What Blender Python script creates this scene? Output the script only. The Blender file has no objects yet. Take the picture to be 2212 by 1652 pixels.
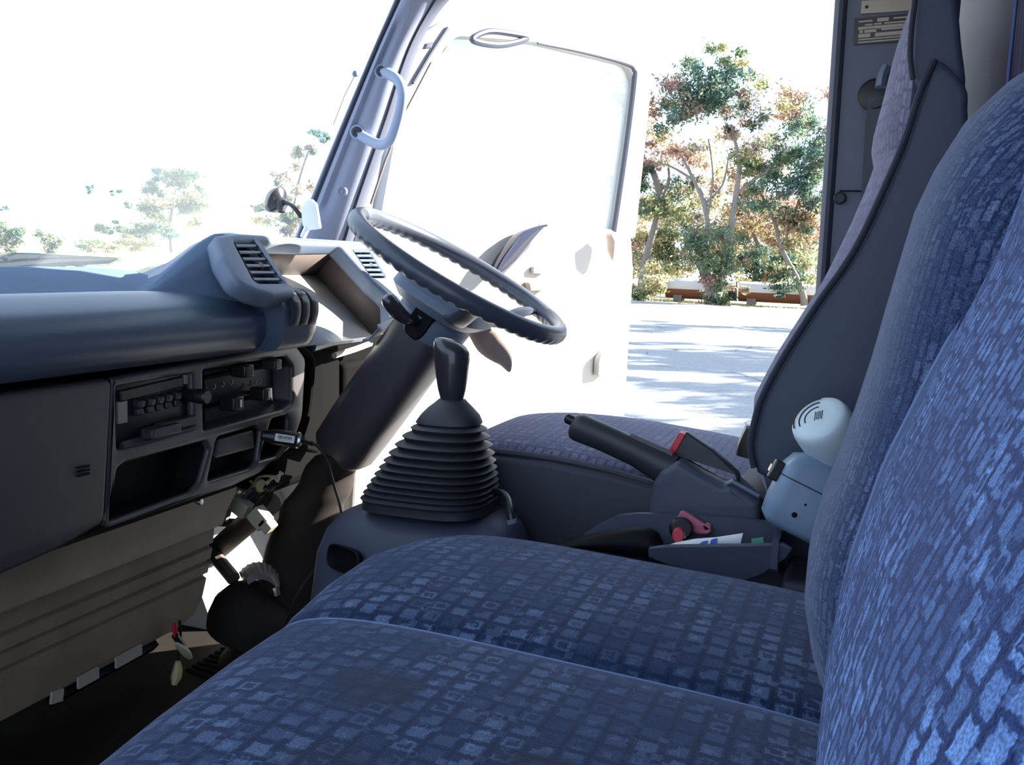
import bpy, bmesh, math, random
from mathutils import Vector, Matrix
D = bpy.data; SC = bpy.context.scene; COL = SC.collection
rnd = random.Random(7)
V = Vector
# ------------------------------------------------------------------ camera
F = 2100.; W, H = 2212, 1652
YAW = math.radians(19.5); PITCH = math.atan((826-560)/F); ROLL = math.atan(.04)
CAM = V((0, 0, .78))
fw = V((-math.sin(YAW)*math.cos(PITCH), math.cos(YAW)*math.cos(PITCH), -math.sin(PITCH)))
r0 = V((math.cos(YAW), math.sin(YAW), 0)); u0 = r0.cross(fw)
rt = math.cos(ROLL)*r0 + math.sin(ROLL)*u0
up = math.cos(ROLL)*u0 - math.sin(ROLL)*r0
cd = D.cameras.new('camera'); cam = D.objects.new('camera', cd); COL.objects.link(cam)
cd.sensor_fit = 'HORIZONTAL'; cd.sensor_width = 36; cd.lens = F/W*36; cd.clip_start = .02; cd.clip_end = 900
cam.matrix_world = Matrix.Translation(CAM) @ Matrix((rt, up, -fw)).transposed().to_4x4()
SC.camera = cam

def ray(px, py):
    return fw + rt*((px-W/2)/F) - up*((py-H/2)/F)
def P(px, py, X=None, Y=None, Z=None):
    "the point of a real plane (X, Y or Z constant) seen at a pixel of the photograph"
    d = ray(px, py)
    t = X/d.x if X is not None else Y/d.y if Y is not None else (Z-CAM.z)/d.z
    return CAM + d*t
def PP(px, py, p0, n):
    d = ray(px, py); return CAM + d*((V(p0)-CAM).dot(V(n))/d.dot(V(n)))

# ------------------------------------------------------------------ materials
def new_mat(name):
    m = D.materials.new(name); m.use_nodes = True
    nt = m.node_tree; return m, nt, nt.nodes['Principled BSDF']
def plain(name, col, rough=.5, metal=0., bump=0., bscale=900., var=0., spec=.5, coat=0.):
    m, nt, b = new_mat(name)
    b.inputs['Base Color'].default_value = (*col, 1); b.inputs['Roughness'].default_value = rough
    b.inputs['Metallic'].default_value = metal; b.inputs['Specular IOR Level'].default_value = spec
    b.inputs['Coat Weight'].default_value = coat
    tc = nt.nodes.new('ShaderNodeTexCoord')
    if var:
        n = nt.nodes.new('ShaderNodeTexNoise'); n.inputs['Scale'].default_value = 14; n.inputs['Detail'].default_value = 8
        nt.links.new(tc.outputs['Object'], n.inputs['Vector'])
        mx = nt.nodes.new('ShaderNodeMix'); mx.data_type = 'RGBA'
        mx.inputs[6].default_value = (*[c*(1-var) for c in col], 1); mx.inputs[7].default_value = (*[min(1, c*(1+var)) for c in col], 1)
        nt.links.new(n.outputs['Fac'], mx.inputs[0]); nt.links.new(mx.outputs[2], b.inputs['Base Color'])
    if bump:
        n2 = nt.nodes.new('ShaderNodeTexNoise'); n2.inputs['Scale'].default_value = bscale; n2.inputs['Detail'].default_value = 2
        nt.links.new(tc.outputs['Object'], n2.inputs['Vector'])
        bp = nt.nodes.new('ShaderNodeBump'); bp.inputs['Strength'].default_value = bump; bp.inputs['Distance'].default_value = .001
        nt.links.new(n2.outputs['Fac'], bp.inputs['Height']); nt.links.new(bp.outputs['Normal'], b.inputs['Normal'])
    return m
def math_node(nt, op, a, b=None, c=None):
    n = nt.nodes.new('ShaderNodeMath'); n.operation = op
    for i, v in enumerate((a, b, c)):
        if v is None: continue
        if isinstance(v, (int, float)): n.inputs[i].default_value = v
        else: nt.links.new(v, n.inputs[i])
    return n.outputs[0]
def vmath(nt, op, a, b=None):
    n = nt.nodes.new('ShaderNodeVectorMath'); n.operation = op
    for i, v in enumerate((a, b)):
        if v is None: continue
        if isinstance(v, tuple): n.inputs[i].default_value = v
        else: nt.links.new(v, n.inputs[i])
    return n.outputs[0]
def ramp01(nt, x, lo, hi, a=0., b=1.):
    n = nt.nodes.new('ShaderNodeMapRange'); n.interpolation_type = 'SMOOTHSTEP'
    for k, v in (('From Min', lo), ('From Max', hi), ('To Min', a), ('To Max', b)): n.inputs[k].default_value = v
    nt.links.new(x, n.inputs['Value']); return n.outputs['Result']
def mixc(nt, fac, a, b):
    n = nt.nodes.new('ShaderNodeMix'); n.data_type = 'RGBA'
    for i, v in ((0, fac), (6, a), (7, b)):
        if isinstance(v, tuple): n.inputs[i].default_value = (*v, 1)
        elif isinstance(v, float): n.inputs[i].default_value = v
        else: nt.links.new(v, n.inputs[i])
    return n.outputs[2]
def fabric(name, pu, pv, base, dark, light, gain=1., stain=None, seed=0., sheen=.22, vk=1., slide=.35):
    "blue moquette: rows of small broken blocks woven on a dark ground (UV in metres)"
    m, nt, b = new_mat(name)
    uv = nt.nodes.new('ShaderNodeUVMap').outputs[0]
    wob = nt.nodes.new('ShaderNodeTexNoise'); wob.inputs['Scale'].default_value = 260; wob.inputs['Detail'].default_value = 1
    nt.links.new(uv, wob.inputs['Vector'])
    w2 = vmath(nt, 'SUBTRACT', wob.outputs['Color'], (.5, .5, .5))
    w3 = vmath(nt, 'MULTIPLY', w2, (.005, .005, 0))
    base_uv = vmath(nt, 'ADD', uv, w3)
    def layer(su, sv, off, w, soft, lo):
        s = vmath(nt, 'MULTIPLY', base_uv, (1/su, 1/sv, 0)); s = vmath(nt, 'ADD', s, (off, off*.7+seed, 0))
        cx_ = nt.nodes.new('ShaderNodeSeparateXYZ'); nt.links.new(s, cx_.inputs[0])
        wc_ = nt.nodes.new('ShaderNodeTexWhiteNoise'); wc_.noise_dimensions = '1D'; nt.links.new(math_node(nt, 'FLOOR', cx_.outputs[0]), wc_.inputs['W'])
        cm_ = nt.nodes.new('ShaderNodeCombineXYZ'); nt.links.new(cx_.outputs[0], cm_.inputs[0])
        nt.links.new(math_node(nt, 'ADD', cx_.outputs[1], math_node(nt, 'MULTIPLY', wc_.outputs['Value'], slide)), cm_.inputs[1]); s = cm_.outputs[0]
        fl = vmath(nt, 'FLOOR', s); fr = vmath(nt, 'FRACTION', s)
        wn = nt.nodes.new('ShaderNodeTexWhiteNoise'); wn.noise_dimensions = '2D'; nt.links.new(fl, wn.inputs['Vector'])
        sep = nt.nodes.new('ShaderNodeSeparateXYZ'); nt.links.new(fr, sep.inputs[0])
        cs = nt.nodes.new('ShaderNodeSeparateColor'); nt.links.new(wn.outputs['Color'], cs.inputs[0])
        ax = math_node(nt, 'ABSOLUTE', math_node(nt, 'SUBTRACT', sep.outputs[0], .5))
        ay = math_node(nt, 'ABSOLUTE', math_node(nt, 'SUBTRACT', sep.outputs[1], .5))
        mx = math_node(nt, 'MAXIMUM', ax, math_node(nt, 'MULTIPLY', ay, vk))
        blk = ramp01(nt, mx, w-soft, w, 1, 0)
        hol = math_node(nt, 'MULTIPLY', ramp01(nt, mx, w*.5, w*.62, 1, 0), ramp01(nt, cs.outputs[1], .72, .74))
        # an L: one corner of the block is missing
        cor = math_node(nt, 'MULTIPLY', ramp01(nt, sep.outputs[0], .52, .6), ramp01(nt, sep.outputs[1], .5, .58))
        cor = math_node(nt, 'MULTIPLY', cor, ramp01(nt, cs.outputs[2], .62, .64))
        blk = math_node(nt, 'MULTIPLY', blk, math_node(nt, 'SUBTRACT', 1, hol))
        blk = math_node(nt, 'MULTIPLY', blk, math_node(nt, 'SUBTRACT', 1, cor))
        return math_node(nt, 'MULTIPLY', blk, ramp01(nt, wn.outputs['Value'], lo, 1)), math_node(nt, 'MAXIMUM', ax, math_node(nt, 'MULTIPLY', ay, .5+.45*(vk >= 1)))
    a, mxa = layer(pu, pv, 0., .37, .07, -.25)
    c, _ = layer(pu*.5, pv*.62, .37, .36, .1, .45)
    big = nt.nodes.new('ShaderNodeTexNoise'); big.inputs['Scale'].default_value = 9; big.inputs['Detail'].default_value = 3
    nt.links.new(uv, big.inputs['Vector'])
    bigf = ramp01(nt, big.outputs['Fac'], .3, .68, .35, 1.15)
    inten = math_node(nt, 'MULTIPLY', math_node(nt, 'ADD', math_node(nt, 'MULTIPLY', a, .70), math_node(nt, 'MULTIPLY', c, .50)), bigf)
    inten = math_node(nt, 'MINIMUM', math_node(nt, 'MULTIPLY', inten, gain), 1.)
    grid = ramp01(nt, mxa, .40, .49)
    col = mixc(nt, grid, base, dark)
    col = mixc(nt, inten, col, light)
    wv = nt.nodes.new('ShaderNodeTexNoise'); wv.inputs['Scale'].default_value = 700; wv.inputs['Detail'].default_value = 3
    nt.links.new(uv, wv.inputs['Vector'])
    wf = ramp01(nt, wv.outputs['Fac'], .3, .7, .55, 1.35)
    vm = nt.nodes.new('ShaderNodeVectorMath'); vm.operation = 'SCALE'; nt.links.new(col, vm.inputs[0]); nt.links.new(wf, vm.inputs['Scale'])
    col = vm.outputs[0]
    for (su, sv, rad) in (stain or []):
        dv = vmath(nt, 'SUBTRACT', uv, (su, sv, 0)); 
        ns = vmath(nt, 'MULTIPLY', w2, (.03, .03, 0)); nz = nt.nodes.new('ShaderNodeTexNoise'); nz.inputs['Scale'].default_value = 40
        nt.links.new(uv, nz.inputs['Vector'])
        ln = nt.nodes.new('ShaderNodeVectorMath'); ln.operation = 'LENGTH'; nt.links.new(dv, ln.inputs[0])
        dd = math_node(nt, 'ADD', ln.outputs['Value'], math_node(nt, 'MULTIPLY', math_node(nt, 'SUBTRACT', nz.outputs['Fac'], .5), .06))
        f = ramp01(nt, dd, rad*.4, rad*1.2, .75, 0.)
        col = mixc(nt, f, col, (.012, .016, .03))
    nt.links.new(col, b.inputs['Base Color'])
    b.inputs['Roughness'].default_value = .9; b.inputs['Specular IOR Level'].default_value = .15
    b.inputs['Sheen Weight'].default_value = sheen; b.inputs['Sheen Roughness'].default_value = .45
    b.inputs['Sheen Tint'].default_value = (.72, .78, 1, 1)
    bp = nt.nodes.new('ShaderNodeBump'); bp.inputs['Strength'].default_value = .35; bp.inputs['Distance'].default_value = .002
    nt.links.new(wv.outputs['Fac'], bp.inputs['Height']); nt.links.new(bp.outputs['Normal'], b.inputs['Normal'])
    return m
def dusty_glass(name, dust, trl, tint):
    "clear pane with a film of dust that scatters the sun; its haze also stands in for lens flare"
    m, nt, b = new_mat(name); nt.nodes.remove(b)
    out = nt.nodes['Material Output']
    tr = nt.nodes.new('ShaderNodeBsdfTransparent'); tr.inputs[0].default_value = (.93, .96, .95, 1)
    df = nt.nodes.new('ShaderNodeBsdfDiffuse'); df.inputs[0].default_value = (*tint, 1)
    tl = nt.nodes.new('ShaderNodeBsdfTranslucent'); tl.inputs[0].default_value = (*tint, 1)
    gl = nt.nodes.new('ShaderNodeBsdfGlossy'); gl.inputs[1].default_value = .03
    m1 = nt.nodes.new('ShaderNodeMixShader'); m1.inputs[0].default_value = trl
    nt.links.new(df.outputs[0], m1.inputs[1]); nt.links.new(tl.outputs[0], m1.inputs[2])
    tc = nt.nodes.new('ShaderNodeTexCoord'); nz = nt.nodes.new('ShaderNodeTexNoise'); nz.inputs['Scale'].default_value = 5; nz.inputs['Detail'].default_value = 6
    nt.links.new(tc.outputs['Object'], nz.inputs['Vector'])
    f = ramp01(nt, nz.outputs['Fac'], .25, .75, dust*.8, min(.95, dust*1.2))
    m2 = nt.nodes.new('ShaderNodeMixShader'); nt.links.new(f, m2.inputs[0])
    nt.links.new(tr.outputs[0], m2.inputs[1]); nt.links.new(m1.outputs[0], m2.inputs[2])
    m3 = nt.nodes.new('ShaderNodeMixShader'); m3.inputs[0].default_value = .03
    nt.links.new(m2.outputs[0], m3.inputs[1]); nt.links.new(gl.outputs[0], m3.inputs[2])
    nt.links.new(m3.outputs[0], out.inputs[0]); return m
def leaf_mat(name, col, trl=.5):
    m, nt, b = new_mat(name); nt.nodes.remove(b); out = nt.nodes['Material Output']
    df = nt.nodes.new('ShaderNodeBsdfDiffuse'); tl = nt.nodes.new('ShaderNodeBsdfTranslucent')
    gi = nt.nodes.new('ShaderNodeNewGeometry')
    cc = mixc(nt, gi.outputs['Random Per Island'], tuple(c*.6 for c in col), tuple(min(1, c*1.35) for c in col))
    nt.links.new(cc, df.inputs[0]); nt.links.new(cc, tl.inputs[0])
    mx = nt.nodes.new('ShaderNodeMixShader'); mx.inputs[0].default_value = trl
    nt.links.new(df.outputs[0], mx.inputs[1]); nt.links.new(tl.outputs[0], mx.inputs[2]); nt.links.new(mx.outputs[0], out.inputs[0])
    return m
def ground_mat(name, c1, c2, scale, cracks=False, rough=.95):
    m, nt, b = new_mat(name); tc = nt.nodes.new('ShaderNodeTexCoord')
    n = nt.nodes.new('ShaderNodeTexNoise'); n.inputs['Scale'].default_value = scale; n.inputs['Detail'].default_value = 10; n.inputs['Roughness'].default_value = .7
    nt.links.new(tc.outputs['Object'], n.inputs['Vector'])
    col = mixc(nt, ramp01(nt, n.outputs['Fac'], .35, .65), c1, c2)
    if cracks:
        vo = nt.nodes.new('ShaderNodeTexVoronoi'); vo.feature = 'DISTANCE_TO_EDGE'; vo.inputs['Scale'].default_value = .35
        wv = nt.nodes.new('ShaderNodeTexNoise'); wv.inputs['Scale'].default_value = 1.3; nt.links.new(tc.outputs['Object'], wv.inputs['Vector'])
        ad = vmath(nt, 'ADD', tc.outputs['Object'], vmath(nt, 'MULTIPLY', wv.outputs['Color'], (1.2, 1.2, 0)))
        nt.links.new(ad, vo.inputs['Vector'])
        col = mixc(nt, ramp01(nt, vo.outputs['Distance'], .002, .012, .7, 0.), col, tuple(c*.3 for c in c1))
    nt.links.new(col, b.inputs['Base Color']); b.inputs['Roughness'].default_value = rough; b.inputs['Specular IOR Level'].default_value = .2
    return m

M = {}
M['dash'] = plain('dash_plastic', (.050, .076, .120), .33, bump=.12, var=.12, spec=.6)
M['dash_sunlit'] = plain('dash_plastic_sunlit', (.125, .16, .225), .5, bump=.2, var=.08)  # lighter copy of the dash plastic, sunlight put into the colour
M['tray'] = plain('dash_tray_plastic', (.105, .150, .225), .85, bump=.25, var=.12, spec=.12)
M['dash_low'] = plain('dash_lower_plastic', (.038, .038, .044), .5, bump=.25, var=.2)
M['fascia'] = plain('fascia_plastic', (.062, .058, .060), .34, bump=.2, var=.12)
M['knee'] = plain('knee_panel_plastic', (.20, .155, .105), .5, bump=.3, var=.4)
M['recess'] = plain('recess_plastic', (.005, .005, .007), .6, spec=.15)
M['black'] = plain('black_plastic', (.012, .012, .014), .38, bump=.1)
M['dark'] = plain('dark_grey_plastic', (.03, .031, .038), .45, bump=.15)
M['rubber'] = plain('black_rubber', (.022, .022, .028), .55, bump=.1, var=.2)
M['brown'] = plain('brown_plastic', (.11, .085, .075), .6, bump=.2, var=.3)
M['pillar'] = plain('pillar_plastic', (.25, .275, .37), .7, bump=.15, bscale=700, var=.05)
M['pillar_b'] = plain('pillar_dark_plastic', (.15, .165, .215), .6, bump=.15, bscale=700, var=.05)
M['seal'] = plain('rubber_seal', (.085, .092, .12), .7, spec=.2)
M['boot'] = plain('dusty_rubber', (.026, .021, .018), .8, bump=.2, var=.3, spec=.15)
M['matte'] = plain('matte_black_trim', (.006, .0055, .0055), .9, spec=.03)
M['pillar_seal'] = plain('pillar_edge_seal', (.10, .11, .15), .8, spec=.15)
M['handle'] = plain('handle_plastic', (.30, .36, .50), .5)
M['column'] = plain('column_plastic', (.050, .047, .056), .40, bump=.15, var=.1)
M['wheel'] = plain('wheel_plastic', (.055, .065, .09), .33, bump=.08, var=.1)
M['hub'] = plain('hub_plastic', (.13, .17, .24), .45, bump=.1)
M['console'] = plain('console_plastic', (.060, .070, .105), .5, bump=.2, var=.08)
M['knob'] = plain('knob_plastic', (.03, .028, .034), .25, bump=.05, coat=.3)
M['vinyl'] = plain('seat_side_vinyl', (.058, .072, .11), .55, bump=.3, bscale=500, var=.06)
M['vinyl_dark'] = plain('seat_skirt_vinyl', (.035, .035, .052), .6, bump=.2)
M['floor'] = plain('floor_carpet', (.034, .027, .021), .95, bump=.8, bscale=500, var=.4, spec=.06)
M['mat'] = plain('mat_rubber', (.018, .015, .012), .85, bump=.15, var=.3, spec=.08)
M['light'] = plain('pale_door_plastic', (.46, .445, .42), .6, var=.04, spec=.3)
M['sill'] = plain('sill_plate', (.55, .50, .42), .5, var=.08)
M['metal'] = plain('bare_metal', (.5, .5, .5), .3, metal=1.)
M['pedal'] = plain('pedal_metal_sunlit', (.55, .52, .48), .45, metal=.6, var=.2)  # bright metal tone puts the sun on the pad into its colour
M['steel'] = plain('painted_bracket', (.32, .30, .26), .5, var=.2)
M['screw'] = plain('screw_dark', (.018, .02, .03), .45)
M['lens'] = plain('cluster_lens', (.75, .76, .76), .15)  # near-white base stands in for sun glare over the instruments
M['white'] = plain('white_plastic', (.72, .82, .85), .35)
M['paper'] = plain('white_paper', (.85, .86, .84), .7)
M['ink'] = plain('black_print', (.02, .02, .025), .6)
M['red'] = plain('red_plastic', (.55, .03, .05), .4)
M['pink'] = plain('pink_plastic', (.50, .12, .19), .4)
M['blue'] = plain('blue_print', (.03, .07, .42), .5)
M['green'] = plain('green_plastic', (.02, .20, .12), .5)
M['cream'] = plain('cream_connector', (.42, .38, .28), .5, var=.15)
M['yellow'] = plain('yellow_connector', (.40, .33, .15), .5, var=.2)
M['mirror'] = plain('dark_mirror', (.10, .10, .13), .12, metal=.85)
M['box'] = plain('grey_blue_box', (.24, .33, .44), .42, bump=.1, var=.2)
M['plate'] = plain('brass_plate', (.48, .42, .33), .45, var=.1)
M['plate_dark'] = plain('dark_plate', (.07, .062, .065), .5)
M['belt'] = plain('belt_webbing', (.10, .105, .13), .8, bump=.4, bscale=400)
M['roof'] = plain('headliner', (.35, .35, .36), .9)
M['wall_light'] = plain('rear_panel', (.70, .66, .66), .75, var=.12)
M['curtain'] = plain('curtain_cloth', (.085, .085, .16), .9, bump=.3, bscale=200, var=.3)
M['curtain_blue'] = plain('curtain_blue', (.12, .18, .45), .9)
M['beige'] = plain('beige_stalk', (.45, .36, .31), .5)
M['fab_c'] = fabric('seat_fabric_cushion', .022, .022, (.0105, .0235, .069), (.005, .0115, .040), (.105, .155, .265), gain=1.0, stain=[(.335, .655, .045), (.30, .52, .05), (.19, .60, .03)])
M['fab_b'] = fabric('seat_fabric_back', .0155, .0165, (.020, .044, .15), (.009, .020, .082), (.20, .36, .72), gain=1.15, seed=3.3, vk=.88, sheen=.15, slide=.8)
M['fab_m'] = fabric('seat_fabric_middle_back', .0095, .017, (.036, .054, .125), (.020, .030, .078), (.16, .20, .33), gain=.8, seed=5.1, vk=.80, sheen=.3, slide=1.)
M['fab_d'] = fabric('seat_fabric_driver', .014, .022, (.085, .088, .15), (.035, .038, .075), (.24, .25, .36), gain=.9, seed=8.7, sheen=.35)
M['piping'] = plain('seat_piping', (.16, .22, .38), .8, bump=.3)
M['piping_dark'] = plain('seat_piping_dark', (.03, .034, .055), .8, bump=.3)
M['windshield'] = dusty_glass('windshield_glass', .20, .75, (.92, .97, .92))
M['doorglass'] = dusty_glass('door_glass', .52, .45, (.95, .95, .93))
M['road'] = ground_mat('asphalt', (.27, .27, .27), (.35, .35, .345), 18, cracks=True)
M['ground'] = ground_mat('dry_grass', (.40, .36, .20), (.55, .50, .36), 3)
M['pipe_w'] = plain('pale_pipe_paint', (.62, .60, .58), .5, var=.1)
M['rust'] = plain('rusty_pipe_paint', (.22, .075, .035), .8, var=.3)
M['bark'] = plain('grey_bark', (.22, .19, .17), .9, bump=.5, bscale=8, var=.4)
for k, c in dict(green=(.17, .23, .13), teal=(.15, .24, .20), brown=(.36, .23, .17), gold=(.50, .45, .25), pink=(.42, .29, .25), pale=(.62, .58, .38), dark=(.09, .14, .11)).items():
    M['leaf_'+k] = leaf_mat('leaf_'+k, c)

# ------------------------------------------------------------------ mesh kit
def root_loc(o):
    while o.parent: o = o.parent
    return o.location
class MB:
    def __init__(s): s.v = []; s.f = []; s.uv = []; s.mi = []
    def add(s, vs, fs, uvs=None, mi=0):
        n = len(s.v); s.v += [V(p) for p in vs]; s.f += [[i+n for i in f] for f in fs]
        s.uv += (uvs or [(0, 0)]*len(vs)); s.mi += [mi]*len(fs); return s
    def box(s, c, d, rot=None):
        c = V(c); h = V(d)/2
        ps = [V((x*h.x, y*h.y, z*h.z)) for x in (-1, 1) for y in (-1, 1) for z in (-1, 1)]
        if rot is not None: ps = [rot @ p for p in ps]
        return s.add([c+p for p in ps], [(0, 1, 3, 2), (4, 6, 7, 5), (0, 4, 5, 1), (2, 3, 7, 6), (0, 2, 6, 4), (1, 5, 7, 3)])
    def loft(s, rings, closed=True, caps=True, uvs=None):
        n = len(rings[0]); vs = [p for r in rings for p in r]; fs = []
        for i in range(len(rings)-1):
            for j in range(n if closed else n-1):
                a, b = i*n+j, i*n+(j+1) % n; fs.append((a, b, b+n, a+n))
        if caps and closed: fs.append(tuple(range(n-1, -1, -1))); fs.append(tuple(range((len(rings)-1)*n, len(rings)*n)))
        return s.add(vs, fs, uvs)
    def tube(s, pts, r, n=12, caps=True, flat=None, closed=False):
        "round (or, with flat=(direction, ratio), elliptical) bar along a path"
        pts = [V(p) for p in pts]; m = len(pts); rs = r if isinstance(r, (list, tuple)) else [r]*m
        rings = []; prev = None
        for i, p in enumerate(pts):
            if closed: t = pts[(i+1) % m]-pts[i-1]
            else: t = pts[min(i+1, m-1)]-pts[max(i-1, 0)]
            t.normalize()
            if flat: a = V(flat[0])
            elif prev is not None: a = prev
            else: a = V((0, 0, 1)) if abs(t.z) < .9 else V((1, 0, 0))
            a = (a-t*a.dot(t)).normalized(); b = t.cross(a); prev = a
            q = flat[1] if flat else 1
            rings.append([p+a*math.cos(2*math.pi*k/n)*rs[i]*q+b*math.sin(2*math.pi*k/n)*rs[i] for k in range(n)])
        if closed: rings.append(rings[0]); caps = False
        return s.loft(rings, caps=caps)
    def lathe(s, prof, o, ax, n=24, sx=1., ref=None, power=2.):
        o = V(o); ax = V(ax).normalized(); a = V(ref) if ref else (V((1, 0, 0)) if abs(ax.x) < .8 else V((0, 1, 0)))
        a = (a-ax*a.dot(ax)).normalized(); b = ax.cross(a)
        def rr(k):
            t = 2*math.pi*k/n; c, q = math.cos(t), math.sin(t)
            e = 2/power; return math.copysign(abs(c)**e, c), math.copysign(abs(q)**e, q)
        return s.loft([[o+ax*h+a*rr(k)[0]*r*sx+b*rr(k)[1]*r for k in range(n)] for r, h in prof])
    def build(s, name, mat, parent=None, bevel=0., sub=0, sharp=35, segs=3, flip=True):
        me = D.meshes.new(name); loc = root_loc(parent) if parent else V((0, 0, 0))
        me.from_pydata([tuple(p-loc) for p in s.v], [], s.f)
        uvl = me.uv_layers.new(name='UVMap')
        for l in me.loops: uvl.data[l.index].uv = s.uv[l.vertex_index]
        mats = mat if isinstance(mat, list) else [mat]
        for m in mats: me.materials.append(m)
        if len(mats) > 1:
            me.polygons.foreach_set('material_index', s.mi)
        if flip:
            bm = bmesh.new(); bm.from_mesh(me); bmesh.ops.recalc_face_normals(bm, faces=bm.faces); bm.to_mesh(me); bm.free()
        me.polygons.foreach_set('use_smooth', [True]*len(me.polygons))
        me.set_sharp_from_angle(angle=math.radians(sharp))
        o = D.objects.new(name, me); COL.objects.link(o)
        if parent: o.parent = parent
        if bevel:
            bv = o.modifiers.new('bevel', 'BEVEL'); bv.width = bevel; bv.segments = segs; bv.limit_method = 'ANGLE'; bv.angle_limit = math.radians(40)
        if sub:
            sb = o.modifiers.new('sub', 'SUBSURF'); sb.levels = sub; sb.render_levels = sub
        return o
def tag(o, label=None, cat=None, group=None, kind=None):
    for k, v in (('label', label), ('category', cat), ('group', group), ('kind', kind)):
        if v: o[k] = v
    return o
def thing(name, label, cat, loc, group=None, kind=None):
    o = D.objects.new(name, None); COL.objects.link(o); o.location = V(loc); o.empty_display_size = .02
    return tag(o, label, cat, group, kind)
def fillet(poly, r, seg=6):
    "round the corners of a 2D polygon; r one radius or one per corner"
    out = []; n = len(poly)
    for i in range(n):
        p = V(poly[i]); a = V(poly[i-1])-p; b = V(poly[(i+1) % n])-p
        rr = r[i] if isinstance(r, (list, tuple)) else r
        la, lb = a.length, b.length
        if rr <= 0: out.append(tuple(p)); continue
        a.normalize(); b.normalize(); half = a.angle(b)/2
        d = min(rr/max(math.tan(half), .05), la*.48, lb*.48)
        p1, p2 = p+a*d, p+b*d
        for k in range(seg+1):
            t = k/seg; out.append(tuple(p1*(1-t)**2+p*2*t*(1-t)+p2*t*t))
    return out
def smooth_poly(pts, seg=5, closed=False):
    "Catmull-Rom through points (2D or 3D)"
    pts = [V(p) for p in pts]; n = len(pts); out = []
    for i in range(n if closed else n-1):
        p0 = pts[i-1] if (i > 0 or closed) else pts[0]; p1 = pts[i]; p2 = pts[(i+1) % n]; p3 = pts[(i+2) % n] if (i+2 < n or closed) else pts[-1]
        for k in range(seg):
            t = k/seg
            out.append(.5*((2*p1)+(p2-p0)*t+(2*p0-5*p1+4*p2-p3)*t*t+(3*p1-p0-3*p2+p3)*t**3))
    if not closed: out.append(pts[-1])
    return out
def frame_m(o, ex, ey, ez=None):
    ex = V(ex).normalized(); ey = V(ey).normalized(); ez = V(ez).normalized() if ez else ex.cross(ey).normalized()
    return Matrix.Translation(V(o)) @ Matrix((ex, ey, ez)).transposed().to_4x4()
def plate(name, outer, holes, mtx, th, bevel, mat, parent=None, res=2):
    "flat panel with rounded edges and real holes; local xy = outline, z = thickness"
    cu = D.curves.new('c', 'CURVE'); cu.dimensions = '2D'; cu.fill_mode = 'BOTH'
    for poly in [outer]+list(holes):
        sp = cu.splines.new('POLY'); sp.points.add(len(poly)-1)
        for pt, q in zip(sp.points, poly): pt.co = (q[0], q[1], 0, 1)
        sp.use_cyclic_u = True
    cu.extrude = max(th/2-bevel, 1e-4); cu.bevel_depth = bevel; cu.bevel_resolution = res; cu.offset = -bevel
    tmp = D.objects.new('t', cu); COL.objects.link(tmp)
    bpy.context.view_layer.update()
    me = D.meshes.new_from_object(tmp.evaluated_get(bpy.context.evaluated_depsgraph_get()))
    D.objects.remove(tmp); D.curves.remove(cu)
    loc = root_loc(parent) if parent else V((0, 0, 0))
    me.transform(Matrix.Translation(-loc) @ mtx); me.name = name
    bm = bmesh.new(); bm.from_mesh(me); bmesh.ops.remove_doubles(bm, verts=bm.verts, dist=1e-6); bmesh.ops.recalc_face_normals(bm, faces=bm.faces); bm.to_mesh(me); bm.free()
    me.materials.clear(); me.materials.append(mat)
    me.polygons.foreach_set('use_smooth', [True]*len(me.polygons)); me.set_sharp_from_angle(angle=math.radians(30))
    o = D.objects.new(name, me); COL.objects.link(o)
    if parent: o.parent = parent
    return o
def lerp_table(tab, x):
    if x <= tab[0][0]: return tab[0][1]
    for (a, va), (b, vb) in zip(tab, tab[1:]):
        if x <= b:
            t = (x-a)/(b-a); return va+(vb-va)*t
    return tab[-1][1]
def ss(a, b, x):
    t = max(0., min(1., (x-a)/(b-a))); return t*t*(3-2*t)
XZ = lambda y: frame_m((0, y, 0), (1, 0, 0), (0, 0, 1), (0, -1, 0))     # local x->X, y->Z, z->-Y
YZ = lambda x: frame_m((x, 0, 0), (0, 1, 0), (0, 0, 1), (1, 0, 0))      # local x->Y, y->Z, z->X

# ================================================================== THE SETTING
SUN = V((.685, .485, .43)).normalized()
def struct(mb, name, mat, parent=None, **k):
    o = mb.build(name, mat, parent, **k)
    if not parent: o['kind'] = 'structure'
    return o
# cab shell
b = MB(); b.box((-.56, 1.0, -.02), (1.66, 2.0, .04)); struct(b, 'floor', M['floor'])
b = MB(); b.box((-.28, 1.0, 1.475), (1.10, 1.98, .05)); struct(b, 'ceiling', M['roof'], bevel=.01)
b = MB(); b.box((-1.40, 1.0, .33), (.04, 2.0, .72)); struct(b, 'wall_front', M['floor'])
b = MB(); b.loft([[V((x0, y, z)) for x0, z in ((-1.17, .0), (-1.33, .36), (-1.37, .36), (-1.37, .0))] for y in (1.58, 1.948)]); struct(b, 'trim_4', M['light'])
# rear wall with soft vertical folds
b = MB(); vs = []; fs = []; n = 120
for i in range(n+1):
    y = .02+1.96*i/n; x = .255+.010*math.sin(y*95)+.004*math.sin(y*41)
    vs += [(x, y, 0), (x, y, 1.45)]
fs = [(2*i, 2*i+1, 2*i+3, 2*i+2) for i in range(n)]
b.add(vs, fs); b.box((.30, 1.0, .72), (.03, 1.98, 1.46)); struct(b, 'wall_rear', M['curtain'])
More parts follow.
